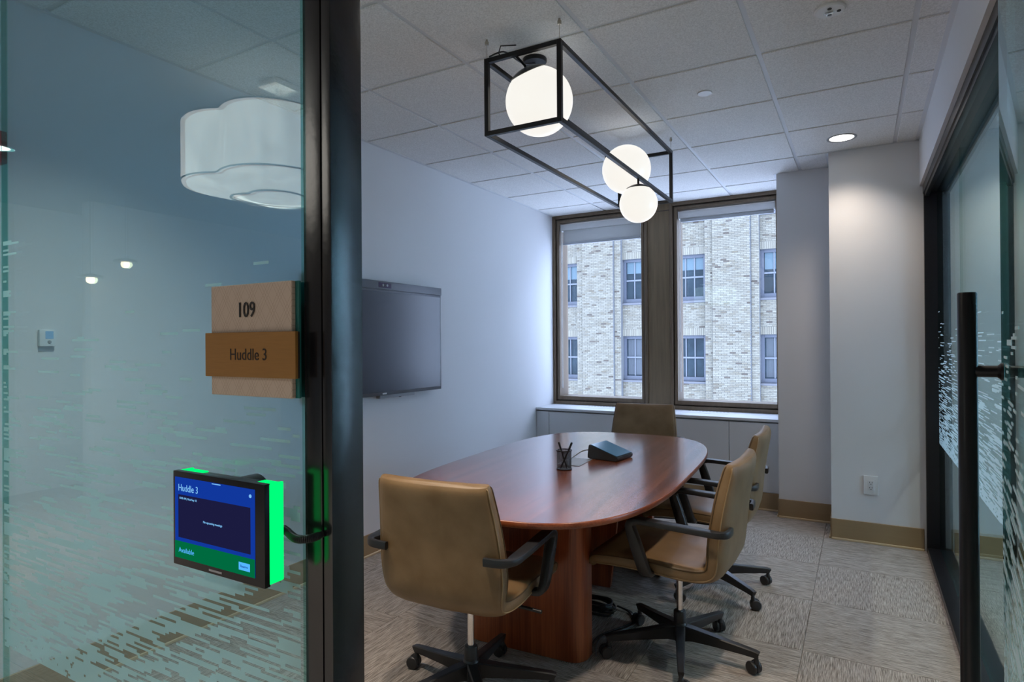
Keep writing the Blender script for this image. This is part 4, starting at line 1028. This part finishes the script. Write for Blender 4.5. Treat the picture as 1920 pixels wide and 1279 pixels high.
HALL_GLOBES = ((-5.71, -1.80, 2.12, 'nearer the glass front wall corner'), (-5.98, -1.645, 1.985, 'close to the hall side wall'))
for (x, y, z, w_) in HALL_GLOBES:
    t = thing('globe_pendant', 'small warm globe lamp hanging in the hall, ' + w_, 'pendant light', (x, y, z - 0.035), 0, 'hall globe lamps')
    B().lathe([(max(1e-4, 0.035 * math.sin(math.pi * k / 12)), 0.035 - 0.035 * math.cos(math.pi * k / 12)) for k in range(13)], 0, 0, 20).obj('globe', M['hallglobe'], t, 180)
    B().lathe([(0.012, 0.066), (0.012, 0.09), (0.004, 0.10), (0.0022, 0.102), (0.0022, CEIL - z + 0.035)], 0, 0, 10).obj('stem', M['black'], t, 40)
    B().lathe([(0.10, 0.052), (0.085, 0.075), (0.012, 0.092)], 0, 0, 24).obj('reflector', M['black'], t, 60)

# ================================================================== BUILDING ACROSS THE COURT
BY = 25.0
bd = thing('brick_building', 'pale glazed brick building with sash windows seen across the court', 'building', (-9.0, BY, -10.0))
wb_ = lambda b, n, m, sm=None: b.obj(n, m, bd, sm, True)
S_ = BY / 16.0
bays = []                      # window bays: x ranges; piers stand between
pier_w = 2.0; bay_w = 3.46; xw0 = -5.62 * S_
for k in range(-2, 4): bays.append((xw0 + k * (pier_w + bay_w), xw0 + k * (pier_w + bay_w) + bay_w))
FL = 3.24; zw_top = CAMZ + 2.24 * S_; zw_bot = CAMZ + 1.06 * S_
rows = [(zw_bot + k * FL, zw_top + k * FL) for k in range(-3, 3)]
BX0, BX1, BZ0, BZ1 = bays[0][0] - 1.0, bays[-1][1] + 1.0, zw_bot - 3 * FL - 1.2, zw_top + 2 * FL + 1.0
RB, RP = 0.0, 0.22            # bay face and pier face depth (pier proud)
# solid backing: spandrels and piers
for k, (a, b_) in enumerate(bays):
    for j in range(len(rows) + 1):
        z0 = BZ0 if j == 0 else rows[j - 1][1]; z1 = BZ1 if j == len(rows) else rows[j][0]
        wb_(B().box(a, b_, BY, BY + 0.5, z0, z1), 'spandrel', M['mortar'])
for k in range(len(bays) + 1):
    a = bays[k - 1][1] if k else BX0; b_ = bays[k][0] if k < len(bays) else BX1
    o = wb_(B().box(a, b_, BY - RP, BY + 0.5, -10.0, BZ1), 'brick_pier', M['mortar'])
# bricks, one mesh with a tone per brick
rg = np.random.RandomState(5)
BV, BF, BT = [], [], []
def addbrick(x0, x1, z0, z1, y, tone, d=0.012):
    k = len(BV)
    BV.extend([(x0, y - d, z0), (x1, y - d, z0), (x1, y - d, z1), (x0, y - d, z1), (x0, y, z0), (x1, y, z0), (x1, y, z1), (x0, y, z1)])
    for f_ in ((0, 1, 2, 3), (4, 0, 3, 7), (1, 5, 6, 2), (3, 2, 6, 7), (4, 5, 1, 0)):
        BF.append(tuple(q + k for q in f_)); BT.append(tone)
CRS, BL, G = 0.0677, 0.212, 0.010
def tone():
    t = rg.rand()
    if rg.rand() < 0.055: return rg.uniform(0.0, 0.14)
    return 0.30 + 0.70 * t
def courses(x0, x1, z0, z1, y):
    n = max(1, int(round((z1 - z0) / CRS))); h = (z1 - z0) / n
    for j in range(n):
        z = z0 + j * h; x = x0 - (BL / 2 if j % 2 else 0)
        while x < x1 - 0.02:
            a, e = max(x, x0), min(x + BL, x1)
            if e - a > 0.03: addbrick(a + G / 2, e - G / 2, z + G / 2, z + h - G / 2, y - rg.rand() * 0.004, tone())
            x += BL
VX0, VX1, VZ0, VZ1 = -15.5, 2.5, -4.5, 8.8       # what the windows show, with a margin for a step aside
def vclip(x0, x1, z0, z1): return max(x0, VX0), min(x1, VX1), max(z0, VZ0), min(z1, VZ1)
for (a, b_) in bays:
    for j in range(len(rows) + 1):
        z0 = BZ0 if j == 0 else rows[j - 1][1]; z1 = BZ1 if j == len(rows) else rows[j][0]
        lo_, hi_ = (z0 + 0.30 if j else z0), (z1 - 0.09 if j < len(rows) else z1)
        x0, x1, q0, q1 = vclip(a, b_, lo_, hi_)
        if x1 - x0 > 0.1 and q1 - q0 > 0.1: courses(x0, x1, q0, q1, BY)
        if j and VZ0 < z0 < VZ1 and a < VX1 and b_ > VX0:          # soldier course over the window head
            x = max(a, VX0)
            while x < min(b_, VX1) - 0.05:
                addbrick(x + G / 2, x + 0.078 - G / 2, z0 + 0.005, z0 + 0.295, BY, 0.5 + 0.5 * rg.rand(), 0.02); x += 0.078
for k in range(len(bays) + 1):
    a = bays[k - 1][1] if k else BX0; b_ = bays[k][0] if k < len(bays) else BX1
    x0, x1, q0, q1 = vclip(a, b_, -9, BZ1)
    if x1 - x0 > 0.1:
        e_ = 0.30                                             # narrower set-back strips at the pier's edges
        courses(x0 + e_, x1 - e_, q0, q1, BY - RP - 0.10); courses(x0, x0 + e_ - 0.02, q0, q1, BY - RP); courses(x1 - e_ + 0.02, x1, q0, q1, BY - RP)
        wb_(B().box(a + e_, b_ - e_, BY - RP - 0.10, BY - RP, -10.0, BZ1), 'pier_face', M['mortar'])
me = bpy.data.meshes.new('brick_courses'); v_ = np.array(BV); v_ -= np.array(bd.location); me.from_pydata(v_.tolist(), [], BF)
at_ = me.attributes.new('tone', 'FLOAT', 'FACE'); at_.data.foreach_set('value', np.array(BT, dtype=np.float32)); me.update()
o = link('brick_courses', me, M['brick'], bd); o['kind'] = 'stuff'
# sash windows
rw = random.Random(2)
for ib, (a, b_) in enumerate(bays):
    if b_ < VX0 or a > VX1: continue
    for ir, (z0, z1) in enumerate(rows):
        if z1 < VZ0 or z0 > VZ1: continue
        w_ = B(); ring(w_, a, b_, z0, z1, BY + 0.10, BY + 0.24, 0.13, 0.004, 0, 0.17, 0.12)
        wo = wb_(w_, 'window_frame', M['bframe'])
        def sub(bld, n, m):
            o = bld.obj(n, m, wo, None); o.data.transform(Matrix.Translation(-bd.location)); return o
        wb_(B().bbox(a - 0.02, b_ + 0.02, BY - 0.08, BY + 0.12, z0 - 0.09, z0, 0.01, 1), 'stone_sill', M['stone'])
        ia, ie, iz0, iz1 = a + 0.13, b_ - 0.13, z0 + 0.17, z1 - 0.12; zm = (iz0 + iz1) / 2
        sub(B().box(ia, ie, BY + 0.19, BY + 0.20, iz0, iz1), 'pane', M['bglass'])
        sub(B().bbox(ia, ie, BY + 0.13, BY + 0.19, zm - 0.035, zm + 0.035, 0.004, 1), 'meeting_rail', M['bmuntin'])
        nm = 9
        for q in range(1, nm):
            x = ia + (ie - ia) * q / nm
            sub(B().box(x - 0.022, x + 0.022, BY + 0.145, BY + 0.188, iz0, iz1), 'muntin', M['bmuntin'])
        r_ = rw.random()
        q = rw.uniform(0.35, 1.0)
        if ir == 3:
            sub(B().box(ia + 0.02, ie - 0.02, BY + 0.1892, BY + 0.1899, zm + 0.1 + rw.uniform(-.05, .2), iz1), 'window_blind', M['bblind'])
        elif ir == 2 or r_ < 0.5:
            sub(B().box(ia + 0.05, ia + (ie - ia) * q, BY + 0.1892, BY + 0.1899, iz0 + 0.05, iz1 - 0.02), 'curtain', M['bcurtain'])
print('objects', len(bpy.data.objects))
